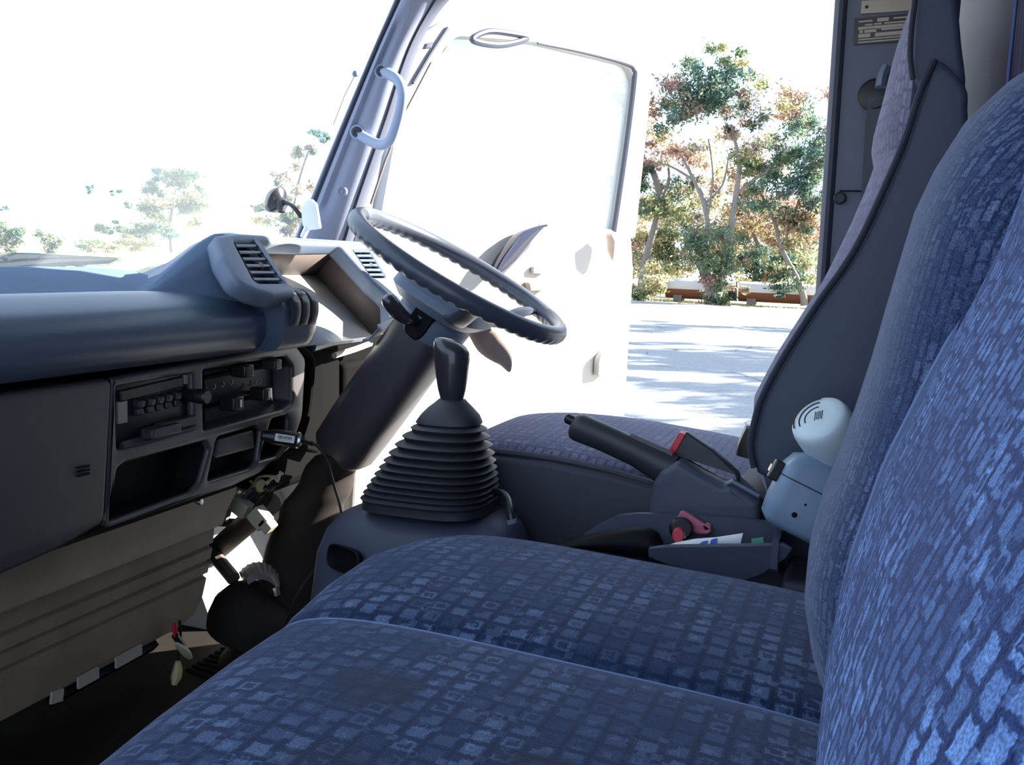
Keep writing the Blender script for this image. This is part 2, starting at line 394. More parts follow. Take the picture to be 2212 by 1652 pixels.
# right-hand side: kick panel ahead of the door, pillar and panel behind it
b = MB(); b.box((-1.265, 1.965, .33), (.27, .03, .70)); struct(b, 'wall_right_front', M['light'], bevel=.004)
b = MB()
for k in range(4): b.box((-1.098+.022*k, 1.958+.006*k, .235), (.012, .012, .30))
struct(b, 'trim_5', M['sill'], bevel=.003)
tr = thing('trim_2', None, None, (-.09, 1.97, 0), kind='structure')
q = [P(1803, 0, Y=1.955), P(1798, 60, Y=1.955), P(1765, 570, Y=1.955)]
xs = [q[0].x, q[2].x]
xf = lambda z: -.001+q[2].x+(q[0].x-q[2].x)*(z-q[2].z)/(q[0].z-q[2].z)     # front edge of the pillar
rings = []
for z in (0, .3, .6, .79, 1.0, 1.28, 1.45):
    x = xf(max(z, .6))
    rings.append([(x+.0225, 1.962, z), (x+.0245, 1.952, z), (x+.16, 1.948, z), (x+.185, 1.955, z), (x+.185, 2.0, z), (x+.035, 2.0, z), (x+.0225, 1.985, z)])
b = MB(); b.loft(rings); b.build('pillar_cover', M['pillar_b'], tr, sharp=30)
rings = []
for z in (0, .3, .6, .79, 1.0, 1.28, 1.45):
    x = xf(max(z, .6))
    rings.append([(x+.001, 1.965, z), (x+.003, 1.953, z), (x+.010, 1.944, z), (x+.017, 1.944, z), (x+.0235, 1.954, z), (x+.0235, 1.985, z), (x+.012, 1.985, z)])
b = MB(); b.loft(rings); tag(b.build('door_seal', M['seal'], tr, sharp=30), 'grey rubber door seal along the pillar edge')
c = P(1814, 428, Y=1.948); b = MB(); b.lathe([(.0115, 0), (.0115, .004), (.009, .0055), (.0085, .0035), (.0, .0035)], c, (0, -1, 0)); b.build('screw_cap', M['screw'], tr)
zj = P(1795, 412, Y=1.95).z; b = MB(); x = xf(zj); b.box((x+.10, 1.947, zj), (.135, .006, .0022)); tag(b.build('panel_joint', M['recess'], tr), 'dark joint line')
b = MB()
rings = [[(.085, 1.965, z), (.10, 1.940, z), (.14, 1.930, z), (.180, 1.932, z), (.20, 1.945, z), (.215, 1.955, z), (.236, 1.96, z), (.236, 2.0, z), (.085, 2.0, z)] for z in (0, .5, 1.0, 1.45)]
b.loft(rings); struct(b, 'wall_right', M['wall_light'], sharp=50)
cu = thing('curtain', 'dark violet curtain with a blue stripe hanging in the rear corner behind the driver seat', 'curtain', (.2, 1.9, .6))
vs = []; n = 60
for i in range(n+1):
    t = i/n; y = 1.925-.30*t; x = .222+.010*math.sin(t*34)
    vs += [(x, y, .55), (x+.003, y, .95), (x, y, 1.44)]
b = MB(); b.add(vs, [(3*i+k, 3*i+k+1, 3*i+k+4, 3*i+k+3) for i in range(n) for k in (0, 1)])
o = b.build('cloth', M['curtain'], cu); o.modifiers.new('s', 'SOLIDIFY').thickness = .003
b = MB(); vs = [];
for i in range(9):
    t = i/8; y = 1.905-.022*t; x = .206+.003*math.sin(t*3.1)
    vs += [(x, y, .56), (x, y, 1.44)]
b.add(vs, [(2*i, 2*i+1, 2*i+3, 2*i+2) for i in range(8)]); o = b.build('stripe', M['curtain_blue'], cu); o.modifiers.new('s', 'SOLIDIFY').thickness = .003

# windscreen pillar on the driver's side
tr = thing('trim_1', None, None, (-1.1, 1.9, .78), kind='structure')
Lp = [(905, -140), (872, -60), (850, 0), (800, 115), (722, 300), (660, 452), (628, 530)]
Sp = [(1022, -140), (975, -60), (938, 0), (880, 110), (830, 260), (775, 420), (735, 545)]     # seam between trim and seal
Rp = [(1125, -140), (1040, -60), (966, 0), (905, 95), (850, 260), (790, 430), (755, 545)]
def col_pts(lst, y0, y1):
    pts = []
    for i, (x, y) in enumerate(lst):
        t = i/(len(lst)-1); pts.append(P(x, y, Y=y0+(y1-y0)*t))
    return smooth_poly(pts, 8)
Lc, Sc, Rc = col_pts(Lp, 1.79, 1.86), col_pts(Sp, 1.825, 1.895), col_pts(Rp, 1.855, 1.92)
rings = []; prof = [(0, .03), (.0, .006), (.035, -.001), (.09, -.002), (.13, .007), (.16, .004), (.20, -.010), (.30, -.020), (.42, -.024), (.55, -.025), (.70, -.023), (.85, -.017), (.95, -.009), (1, 0), (1.0, .03)]
for i, (l, s) in enumerate(zip(Lc, Sc)):
    t = i/(len(Lc)-1); groove = ss(.36, .46, t)*(1-ss(.83, .89, t))
    ring = []
    for u, d in prof:
        g = .014*groove*math.exp(-((u-.44)/.11)**2)
        ring.append(l.lerp(s, u)+V((-.35, 1, .1)).normalized()*(d+g))
    rings.append(ring)
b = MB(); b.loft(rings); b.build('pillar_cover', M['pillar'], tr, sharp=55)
rings = []
for s, r in zip(Sc, Rc):
    nn = V((-.35, 1, .1)).normalized()
    rings.append([s+nn*.02, s-nn*.002, s.lerp(r, .25)-nn*.011, s.lerp(r, .7)-nn*.012, r-nn*.002, r+nn*.02])
b = MB(); b.loft(rings); b.build('door_seal', M['pillar_seal'], tr, sharp=60)
b = MB(); b.tube([l.lerp(s, .115)+V((0, -.004, 0)) for l, s in zip(Lc, Sc)], .003, 6); tag(b.build('edge_bead', M['seal'], tr), 'thin dark bead along the glass edge')
c = P(740, 413, Y=1.852); b = MB(); b.lathe([(.0, -.004), (.011, -.004), (.011, .004), (.0085, .006), (.008, .004), (.003, .004), (.003, .006), (0, .006)], c, V((.35, -1, -.1))); b.build('screw_cap', M['pillar'], tr)

b = MB(); b.box((-.42, 1.93, 1.435), (.90, .07, .06)); b.box((-.84, 1.0, 1.445), (.06, 1.80, .06)); struct(b, 'trim_6', M['pillar_b'], bevel=.015)
# windscreen
A0, A1 = P(628, 545, Y=1.875), P(872, -60, Y=1.81)
w0, w1 = V((A0.x-.01, 1.86, .70)), V((A1.x-.03, 1.80, 1.42))
b = MB(); vs = []
for i in range(13):
    t = i/12; y0 = .02+(w0.y-.02)*t; bow = .05*(1-(2*t-1)**2)
    for k in range(5):
        s = k/4; p = w0.lerp(w1, s); vs.append((p.x-bow, .02+(p.y-.02)*t, p.z))
b.add(vs, [(5*i+k, 5*i+k+1, 5*i+k+6, 5*i+k+5) for i in range(12) for k in range(4)])
struct(b, 'window_1', M['windshield'])

# driver's door, swung open
HG = V((-1.03, 1.955, 0)); dd = V((.469, .883, 0)).normalized(); dn = V((.883, -.469, 0)).normalized()
def door2(px, py, off=0.):
    p = PP(px, py, HG+dn*off, dn)-HG; return (p.dot(dd), p.z)
DM = lambda off: frame_m(HG+dn*off, dd, (0, 0, 1), dn)
dr = thing('door_1', 'open pale driver door with a wind-up window, lit by the sun', None, HG, kind='structure')
zs = door2(1330, 505)[1]; send = door2(1362, 700)[0]
xtop = [door2(*p) for p in [(800, 470), (880, 250), (960, 72), (1165, 84), (1365, 130), (1395, 175), (1342, 500)]]
lower = fillet([(-.075, -.25), (send-.03, -.25), (send, .2), (send+.005, zs-.1), (send-.015, zs+.012), (-.02, zs+.012)], [.02, .08, .05, .05, .02, .01])
plate('door_panel', lower, [], DM(-.03), .06, .012, M['light'], dr)
oF = fillet([(.0, zs), (.02, .84), door2(900, 90), door2(985, 35), door2(1180, 68), door2(1372, 118), door2(1408, 170), (send, zs)], [0, .05, .05, .06, .3, .05, .04, 0])
iF = fillet([(.035, zs+.02), door2(838, 420), door2(940, 150), door2(985, 78), door2(1165, 92), door2(1362, 140), door2(1378, 178), door2(1332, 500)], [.01, .05, .2, .05, .3, .05, .05, .01])
plate('window_frame', oF, [iF], DM(-.025), .04, .006, M['light'], dr)
gl = plate('window_pane', iF, [], DM(-.03), .004, .0005, M['doorglass'], dr)
sl = [door2(1165, 93), door2(1260, 112), door2(1352, 136), door2(1372, 150), door2(1374, 178), door2(1355, 330), door2(1330, 500)]
b = MB(); b.tube([DM(-.006) @ V((x, y, 0)) for x, y in smooth_poly(sl, 6)], [.0025+.0055*min(1, i/22) for i in range(37)], 8)
tag(b.build('window_seal', M['seal'], dr), 'dark rubber window seal')
b = MB(); b.tube([DM(-.006) @ V((*door2(x, y), 0)) for x, y in [(935, 135), (880, 240), (835, 350), (805, 440)]], .0035, 6); tag(b.build('window_seal', M['brown'], dr), 'brown front window seal')
b = MB(); b.tube([DM(-.002) @ V((*door2(x, y), 0)) for x, y in [(968, 60), (930, 118), (893, 180)]], .004, 6); b.build('window_channel', M['seal'], dr)
plate('hinge_cap', fillet([door2(x, y) for x, y in [(912, 96), (927, 92), (922, 106), (907, 108)]], .002), [], DM(.012), .012, .002, M['seal'], dr)
# grab loop over the door, pull handle, latch, pocket end
lp = smooth_poly([DM(.02) @ V((*door2(x, y), 0)) for x, y in [(1008, 88), (1040, 71), (1085, 74), (1128, 84), (1085, 98), (1045, 99)]], 6, closed=True)
b = MB(); b.tube(lp, .0075, 8, closed=True); tag(b.build('grab_loop', M['console'], dr), 'small oval loop at the top of the window')
ph = smooth_poly([(1062, 585), (1085, 545), (1125, 500), (1175, 484), (1160, 500), (1130, 535), (1105, 565), (1075, 588)], 5, closed=True)
plate('mirror_cover', [door2(x, y, .03) for x, y in ph], [], DM(.03), .03, .006, M['mirror'], dr)
b = MB(); b.tube([DM(.03) @ V((*door2(x, y, .03), 0)) for x, y in [(1078, 592), (1105, 560), (1135, 528), (1150, 500)]], [.008, .012, .012, .008], 10); b.build('pull_handle', M['seal'], dr)
plate('latch_recess', fillet([door2(x, y) for x, y in [(1145, 575), (1172, 575), (1172, 592), (1145, 590)]], .006), [], DM(.006), .012, .003, M['light'], dr)
plate('latch_lever', fillet([door2(x, y) for x, y in [(1130, 606), (1135, 628), (1172, 626), (1172, 618), (1140, 618)]], .003), [], DM(.01), .02, .003, M['beige'], dr)
b = MB(); b.tube([DM(.035) @ V((*door2(x, y), 0)) for x, y in [(1295, 506), (1300, 520), (1300, 540), (1302, 560)]], [.012, .016, .014, .004], 10, flat=((0, 0, 1), .6)); b.build('arm_rest_end', M['beige'], dr)
plate('door_pocket', fillet([door2(x, y) for x, y in [(1280, 810), (1281, 770), (1302, 752), (1304, 806)]], [.004, .03, .01, .004]), [], DM(.012), .02, .004, M['light'], dr)

# open passenger's door and cargo body, both unseen, added to shade the cab
HL = V((-1.03, .01, 0)); dl = V((.42, -.907, 0)).normalized(); nl_ = V((.907, .42, 0)).normalized()
DL = frame_m(HL, dl, (0, 0, 1), -nl_)
d2 = thing('door_2_shade', None, None, HL, kind='structure')
plate('door_panel', fillet([(0, -.25), (send-.03, -.25), (send, .2), (send, .80), (0, .86)], .03), [], DL, .06, .012, M['pillar_b'], d2)
plate('window_frame', fillet([(0, .84), (.24, 1.36), (send-.06, 1.38), (send, .78)], .04), [fillet([(.06, .87), (.28, 1.32), (send-.10, 1.34), (send-.05, .82)], .04)], DL, .04, .006, M['pillar_b'], d2)
b = MB(); b.box((2.6, 1.0, .75), (4.5, 2.2, 2.4)); struct(b, 'wall_cargo_shade', M['wall_light'])
b = MB(); b.box((-1.21, .035, .33), (.38, .03, .70)); struct(b, 'wall_left_front', M['pillar_b'], bevel=.004)

# sill plate under the door
b = MB(); b.box((-.58, 1.91, .008), (.88, .11, .016))
for i in range(9): b.box((-.58, 1.865+.011*i, .018), (.86, .005, .006))
struct(b, 'trim_3', M['sill'])

# floor mat with ribs in the driver's footwell
fm = thing('floor_mat', 'dark ribbed rubber mat on the cab floor under the dashboard', 'floor mat', (-1.0, 1.3, .001))
b = MB(); b.box((-.98, 1.0, .006), (.62, 1.5, .012)); b.build('mat', M['mat'], fm, bevel=.004)
b = MB()
p0, p1 = P(400, 1430, Z=.012), P(560, 1470, Z=.012)
for i in range(9):
    a = P(405+i*12, 1447-i*7.5, Z=.012); c = P(470+i*14, 1470-i*10, Z=.012)
    b.tube([a, a+(c-a)*2.2], .0042, 6)
b.build('ribs', M['mat'], fm)

# ================================================================== DASHBOARD
da = thing('dashboard', 'dark blue-grey truck dashboard with a padded top and an instrument hood under the windscreen', 'dashboard', (-1.0, 1.0, .4))
prof = [(-1.25, .738), (-1.16, .735), (-1.09, .722), (-1.03, .709), (-1.00, .7045), (-.990, .7015), (-.983, .698), (-.977, .699), (-.972, .708), (-.962, .714), (-.945, .716), (-.925, .714), (-.902, .705), (-.885, .694), (-.874, .678), (-.870, .66), (-.873, .643), (-.882, .629), (-.898, .619), (-.93, .614), (-1.05, .612), (-1.25, .60)]
prof = prof[:3]+[tuple(p) for p in smooth_poly(prof[3:18], 4)]+prof[18:]
def pad_ring(y):
    r = []; k = 1-ss(1.06, 1.24, y)
    for x, z in prof:
        if -1.02 < x < -.94: z = z+(1-k)*(lerp_table([(-1.03, .709), (-.925, .714)], x)-z)*1.0
        r.append(V((x, y, z)))
    return r
ys = [.05, .4, .8, .9, 1.0, 1.06, 1.1, 1.14, 1.18, 1.22, 1.26, 1.30, 1.325, 1.338]
rings = [pad_ring(y) for y in ys]
b = MB(); b.loft(rings)
for k, f in enumerate(b.f):
    if len(f) == 4 and sum(b.v[i].x for i in f)/4 < -.978 and sum(b.v[i].z for i in f)/4 > .69: b.mi[k] = 1
b.build('top_pad', [M['dash'], M['tray']], da, sharp=50)
# instrument hood: its left flank rises out of the pad, later the further forward it lies
def hump_s(x, y):
    y0 = 1.085+max(0., -.95-x)*1.25; return ss(y0-.02, y0+.225, y)**.95
hp_ = [(-1.24, .72), (-1.20, .722), (-1.14, .716), (-1.08, .712), (-1.03, .709), (-1.00, .708), (-.975, .708), (-.958, .709)]
rings = []
for y in [1.06+.0125*i for i in range(21)]+[1.36, 1.42, 1.48, 1.54, 1.6, 1.66, 1.72, 1.76]:
    t = ss(1.08, 1.31, y); ring = [V((-1.245, y, .66))]
    for x, z in hp_:
        k = hump_s(x, y); zt = .806-.006*max(0, (y-1.3))/.46-(.004 if x > -.97 else 0)
        ring.append(V((x, y, z-.006+(zt-z+.006)*k)))
    k = hump_s(-.95, y)
    if y <= 1.32:
        fx_, fz_ = -.930+.055*t, .704-.022*t
        for u in (.12, .35, .62, 1.0): ring.append(V((-.945+(fx_+.945)*u, y, .704+(.796-.704)*k*(1-u)+(fz_-.704)*u)))
        ring += [V((-.90, y, .66)), V((-1.0, y, .66))]
    else:
        ring += [V((-.945, y, .796)), V((-.938, y, .790)), V((-.943, y, .784)), V((-.97, y, .782)), V((-1.06, y, .772)), V((-1.10, y, .70))]
    rings.append(ring)
b = MB(); b.loft(rings)
for k, f in enumerate(b.f):
    cc_ = sum((b.v[i] for i in f), V((0, 0, 0)))/len(f)
    if cc_.y < 1.312: b.mi[k] = 1 if cc_.z > .697 or cc_.x < -.95 else 2
b.build('hood', [M['dash_sunlit'], M['tray'], M['dash']], da, sharp=55)
# sloped bezel with vents and the instrument opening
bo = V((-.932, 0, .796)); e2 = V((-.74, 0, .672)).normalized(); bn = V((.672, 0, .74)).normalized()
BM_ = lambda off: frame_m(bo+bn*off, (0, 1, 0), e2, bn)
def bez(px, py, off=0.):
    p = PP(px, py, bo+bn*off, bn)-(bo+bn*off); return (p.y, p.dot(e2))
outer = [bez(462, 512), bez(474, 560), bez(505, 612), bez(548, 634), bez(590, 645), bez(632, 640), bez(640, 628), bez(612, 612), bez(553, 527), bez(729, 533), bez(757, 565), bez(800, 612), bez(835, 642), bez(838, 690), bez(802, 722), (1.70, -.185), (1.755, -.16), (1.765, -.06), (1.755, .008), (1.31, .008)]
outer = fillet(outer, [.012, .03, .04, .04, .02, .01, .01, .02, .006, .008, .02, .02, .02, .02, .01, .02, .02, .03, .03, .02], 5)
v1 = fillet([bez(503, 527), bez(551, 527), bez(606, 614), bez(548, 614)], .006, 4)
v2 = fillet([bez(758, 540), bez(790, 540), bez(828, 601), bez(798, 601)], .006, 4)
plate('bezel', outer, [v1, v2], BM_(-.010), .032, .009, M['dash_sunlit'], da, res=4)
# instrument recess: walls and lens
opx = [bez(553, 527), bez(735, 533)]
def B3(uv, off): return BM_(off) @ V((uv[0], uv[1], 0))
dep = -.078
wl = [(1.33, opx[1][1]), (1.622, opx[1][1]), (1.632, bez(690, 744, dep)[1]), (1.33, bez(690, 744, dep)[1])]
b = MB()
for i in (0, 1, 3):
    a, c = wl[i], wl[(i+1) % 4]
    if i == 3: a = (1.33, -.105)
    b.add([B3(a, -.004), B3(c, -.004), B3(c, dep), B3(a, dep)], [(0, 1, 2, 3)])
o = b.build('instrument_recess', M['brown'], da); o.modifiers.new('s', 'SOLIDIFY').thickness = .004
b = MB(); b.add([B3(wl[0], dep), B3(wl[1], dep), B3(wl[2], dep), B3(wl[3], dep)], [(0, 1, 2, 3)])
o = b.build('instrument_lens', M['lens'], da); o.modifiers.new('s', 'SOLIDIFY').thickness = .004
tag(o, 'instrument lens coloured pale as if washed out by the sun')
for vname, quad in (('air_vent', [(503, 527), (551, 527), (606, 614), (548, 614)]), ('air_vent', [(758, 540), (790, 540), (828, 601), (798, 601)])):
    Q = [bez(*p) for p in quad]
    b = MB(); b.add([B3(p, -.016) for p in Q], [(0, 1, 2, 3)])
    for i in range(4):
        b.add([B3(Q[i], -.002), B3(Q[(i+1) % 4], -.002), B3(Q[(i+1) % 4], -.016), B3(Q[i], -.016)], [(0, 1, 2, 3)])
    vent = b.build(vname, M['black'], da)
    for k in range(6):
        t = (k+.5)/6
        l = V((*Q[0], 0)).lerp(V((*Q[3], 0)), t); r = V((*Q[1], 0)).lerp(V((*Q[2], 0)), t)
        b = MB(); b.tube([B3(l, .003), B3(r, .003)], .0032, 8, flat=(bn, .6)); b.build('slat', M['dash'], vent)
    m = (V((*Q[0], 0))+V((*Q[1], 0))+V((*Q[2], 0))+V((*Q[3], 0)))/4
    b = MB(); b.box(B3((m.x+.004, m.y-.005), -.001), (.009, .007, .012), BM_(0).to_3x3()); b.build('vent_tab', M['dark'], vent)
# rounded pod with three rocker switches at the lower corner of the bezel
pod = []
for i in range(9):
    t = i/8; y = 1.300+.115*t; k = math.sin(math.pi*min(1, .30+.7*t))*.0+1-ss(.75, 1, t)*.25
    cx, cz = -.885, .668
    ring = []
    for j in range(20):
        a = 2*math.pi*j/20; ca, sa = math.cos(a), math.sin(a); e = .6
        ring.append(V((cx+.046*k*math.copysign(abs(ca)**e, ca), y, cz+.047*k*math.copysign(abs(sa)**e, sa))))
    pod.append(ring)
b = MB(); b.loft(pod); b.build('switch_pod', M['dash'], da, sharp=50, bevel=0)
for i, py in enumerate((0, 1, 2)):
    y = 1.328+.0265*i
    path = [(-.874, y, .7165), (-.852, y, .7145), (-.837, y, .701), (-.8345, y, .68), (-.839, y, .662)]
    b = MB(); sm = smooth_poly(path, 4); rings = []
    for j, p in enumerate(sm):
        rings.append([p+V((0, w, 0))+V((.7, 0, .7))*h for w, h in ((-.0105, -.006), (-.0105, .0025), (-.009, .004), (.009, .004), (.0105, .0025), (.0105, -.006))])
    b.loft(rings); sw = b.build('rocker_switch', M['dark'], da, sharp=40)
    if i < 2:
        b = MB(); b.lathe([(.0, .001), (.0048, .001), (.0042, .0022), (0, .0022)], (-.8400, y, .7125), (.62, 0, .78), 16); tag(b.build('symbol', M['paper' if i == 0 else 'hub'], sw), 'pale round symbol' if i == 0 else 'grey symbol')

# centre fascia with its openings
fx = -.925
f2 = lambda px, py, x=fx: (P(px, py, X=x).y, P(px, py, X=x).z)
outl = fillet([f2(243, 815), f2(640, 742), f2(662, 775), f2(655, 900), f2(632, 965), f2(560, 1025), f2(500, 1052), f2(233, 1142), f2(228, 1125)], [.004, .03, .02, .05, .04, .04, .02, .02, .01], 6)
hA = fillet([f2(252, 836), f2(415, 806), f2(418, 925), f2(255, 972)], [.003, .003, .003, .006], 4)
hB = fillet([f2(440, 800), f2(616, 770), f2(632, 790), f2(632, 868), f2(612, 884), f2(441, 930)], [.004, .02, .01, .01, .01, .004], 5)
hC = fillet([f2(256, 1012), f2(272, 1000), f2(444, 953), f2(452, 972), f2(432, 1042), f2(415, 1062), f2(235, 1128)], [.006, .01, .006, .008, .02, .02, .003], 5)
hD = fillet([f2(470, 945), f2(556, 920), f2(565, 930), f2(556, 1000), f2(540, 1012), f2(450, 1040)], [.012, .008, .008, .02, .01, .004], 5)
hE = fillet([f2(588, 906), f2(618, 897), f2(624, 905), f2(620, 960), f2(600, 985), f2(560, 996)], [.01, .006, .006, .02, .01, .004], 5)
plate('fascia', outl, [hA, hB, hC, hD, hE], YZ(fx-.007), .014, .006, M['fascia'], da, res=3)
# cavities behind the openings
def cavity(name, poly, depth, mat, parent=da, inset=.002):
    n = len(poly); b = MB()
    fr = [V((fx-.008, p[0], p[1])) for p in poly]; c = sum(fr, V((0, 0, 0)))/n
    bk = [V((fx-depth, c.y+(p.y-c.y)*.9, c.z+(p.z-c.z)*.9)) for p in fr]
    b.loft([fr, bk], caps=False); b.add(bk, [tuple(range(n))])
    return b.build(name, mat, parent, sharp=30)
cavity('storage_pocket', hC, .07, M['recess']); cavity('socket_recess', hE, .05, M['recess'])
cavity('ashtray_recess', hD, .03, M['recess']); cavity('heater_recess', hB, .034, M['dark'])
# ashtray drawer
q = [f2(478, 950), f2(552, 929), f2(556, 968), f2(468, 992)]
tag(plate('ashtray', fillet(q, .005), [], YZ(fx-.010), .012, .003, M['fascia'], da), 'brownish flap of the ashtray')
# glovebox face to the left, with three short slots
gq = fillet([(.04, .605), (f2(243, 815, -.912)[0], .606), f2(226, 1130, -.912), f2(120, 1190, -.912), f2(0, 1243, -.912), (.30, .37), (.04, .37)], [.01, .015, .02, .03, .03, .03, .01], 6)
gp = plate('glovebox_panel', gq, [], YZ(-.919), .016, .007, M['dash_low'], da, res=3)
for k in range(3):
    a, c = P(168, 1010+9*k, X=-.910), P(193, 1006+8*k, X=-.910)
    b = MB(); b.tube([a, c], .0016, 6); b.build('slot', M['recess'], gp)
# backing behind everything so that no light leaks through the dashboard
b = MB(); b.box((-1.12, .72, .50), (.30, 1.36, .20)); b.build('inner_frame', M['recess'], da)
# knee panel below, with a ledge and three grooves
right = [(.398, 500, 1050), (.392, 500, 1056), (.365, 483, 1090), (.338, 462, 1132), (.332, 460, 1140), (.30, 458, 1178), (.26, 450, 1235), (.225, 440, 1290), (.20, 420, 1330), (.186, 385, 1357)]
rz = [P(px, py, X=-.955-.02*i/9) for i, (_, px, py) in enumerate(right)]
yend = sorted([(p.z, p.y) for p in rz])
zz = sorted(set([rz[0].z, rz[-1].z]+[rz[-1].z+(rz[0].z-rz[-1].z)*i/24 for i in range(25)]))
gz = [P(458, 1178, X=-.965).z, P(454, 1212, X=-.965).z, P(444, 1247, X=-.965).z]
for g in gz: zz += [g-.0045, g-.002, g, g+.002, g+.0045]
zl = P(461, 1134, X=-.957).z; zz += [zl+.003, zl, zl-.003]
zz = sorted(set(zz)); rings = []
for z in zz:
    t = (rz[0].z-z)/(rz[0].z-rz[-1].z)
    x = -.945-.022*t-(.010 if z < zl-.001 else 0)+(.005*max(0, 1-abs(z-zl-.001)/.02) if z >= zl-.001 else 0)
    for g in gz:
        if abs(z-g) < .003: x -= .008*(1 if abs(z-g) < .001 else .8)
    ye = lerp_table(yend, z)
    slope = .018       # the lines drop slightly towards the near end
    row = []
    for k in range(15):
        y = .12+(ye-.12)*k/14; row.append(V((x+.004*math.sin(k/14*3.1), y, z+0*(ye-y)*slope)))
    row += [V((x-.012, ye+.001, z)), V((x-.03, ye-.004, z)), V((x-.03, .12, z))]
    rings.append(row)
b = MB(); b.loft(rings); kp = b.build('knee_panel', M['knee'], da, sharp=25)
c = P(430, 1083, X=-.945); b = MB(); b.lathe([(.0, 0), (.0055, 0), (.0045, .003), (0, .0032)], c+V((.002, 0, 0)), (1, 0, .05), 12); b.build('screw', M['metal'], kp)
# bracket along the bottom edge of the knee panel
b = MB()
a, c = P(110, 1512, X=-.985), P(330, 1392, X=-.985)
b.tube([a+V((0, 0, .002)), c+V((0, 0, .002))], .012, 4); br = b.build('lower_bracket', M['recess'], da)
for (x0, y0, x1, y1) in [(110, 1508, 135, 1500), (168, 1476, 212, 1452), (250, 1432, 305, 1402)]:
    p, q = P(x0, y0, X=-.970), P(x1, y1, X=-.970); b = MB(); b.box((p+q)/2, (.004, (q-p).length, .016), Matrix.Rotation(math.atan2(q.z-p.z, q.y-p.y), 3, 'X')); b.build('metal_tab', M['steel'], br)
# panel right of the fascia, below the instruments
b = MB()
sec = [f2(668, 748, -.94), f2(722, 752, -.94), f2(735, 780, -.94), f2(735, 900, -.94), f2(690, 980, -.94), f2(640, 965, -.94), f2(665, 880, -.94), f2(672, 780, -.94)]
plate('column_side_panel', fillet(sec, .01), [], YZ(-.955), .03, .006, M['matte'], da)
sec = [(P(642, 748, X=-.93)), P(668, 770, X=-.93), P(672, 800, X=-.93), P(664, 890, X=-.93), P(640, 965, X=-.93)]
b = MB(); b.tube(smooth_poly(sec, 5), .0075, 8); tag(b.build('edge_gasket', M['matte'], da), 'black gasket along the fascia edge')
a, c = P(690, 762, X=-.93), P(800, 738, X=-.93)
b = MB(); b.tube([P(672, 748, X=-.935), P(720, 735, X=-.935), P(775, 728, X=-.935)], .011, 8); b.build('lower_ledge', M['dash'], da)
b = MB(); b.tube([P(722, 768, X=-.925), P(765, 755, X=-.925), P(800, 742, X=-.925)], .006, 8); tag(b.build('shelf_edge', M['beige'], da), 'sunlit beige edge below the instruments')
b = MB(); b.box((-1.10, 1.69, .475), (.26, .46, .27)); b.build('under_cover', M['matte'], da, bevel=.02)
b = MB(); c = P(750, 800, X=-.945); b.box((-.975, c.y+.03, c.z-.05), (.07, .10, .13)); b.build('fuse_cover', M['matte'], da, bevel=.012)

# car stereo in the left opening
st = thing('car_stereo', 'black cassette radio with five ribbed push buttons, left in the centre fascia', 'car radio', (-.94, 1.13, .55))
s2 = lambda px, py, x=-.936: P(px, py, X=x)
q = [(p.y, p.z) for p in (s2(250, 832), s2(420, 800), s2(422, 930), s2(252, 978))]
plate('faceplate', q, [], YZ(-.942), .010, .001, M['black'], st)
b = MB(); a, c = s2(256, 856), s2(392, 824); n_ = (c-a).normalized(); b.box((a+c)/2, (.008, (c-a).length, .016), Matrix.Rotation(math.atan2(c.z-a.z, c.y-a.y), 3, 'X')); b.build('cassette_slot', M['black'], st, bevel=.002)
a, c = s2(395, 812), s2(413, 824); b = MB(); b.box((a+c)/2, (.006, abs(c.y-a.y), .014)); tag(b.build('eject_button', M['steel'], st, bevel=.001), 'grey eject button')
b = MB(); c = s2(262, 890); b.box(c, (.005, .018, .030)); tag(b.build('side_label', M['steel'], st), 'grey label')
for k in range(5):
    c = s2(300+19*k+(4 if k else 0), 880-4.6*k, -.932)
    bt = MB(); bt.box(c+V((0, 0, .006)), (.014, .0125, .011), Matrix.Rotation(.25, 3, 'Y')); bt.box(c-V((0, 0, .006)), (.010, .0125, .010), Matrix.Rotation(-.25, 3, 'Y'))
    bt.build('push_button', M['dark'], st, bevel=.0025)
c = s2(404, 853, -.936); b = MB(); b.lathe([(.010, -.004), (.010, .018), (.0115, .020), (.0115, .034), (.0095, .037), (0, .037)], c, (1, 0, 0), 20); b.build('tuning_knob', M['black'], st)
a, c = s2(262, 965, -.930), s2(418, 922, -.930)
b = MB(); b.tube([a, c], .0075, 4); b.build('lower_rail', M['dash_low'], st, bevel=.001)
a, c = s2(316, 938, -.92), s2(380, 922, -.92); b = MB(); b.box((a+c)/2, (.022, (c-a).length, .015), Matrix.Rotation(math.atan2(c.z-a.z, c.y-a.y), 3, 'X')); b.build('slide_lever', M['dark'], st, bevel=.003)
a, c = s2(342, 906, -.928), s2(418, 888, -.928); b = MB(); b.box((a+c)/2-V((0, 0, .012)), (.016, (c-a).length, .013), Matrix.Rotation(math.atan2(c.z-a.z, c.y-a.y), 3, 'X')); b.build('slide_rail', M['dash_low'], st, bevel=.002)

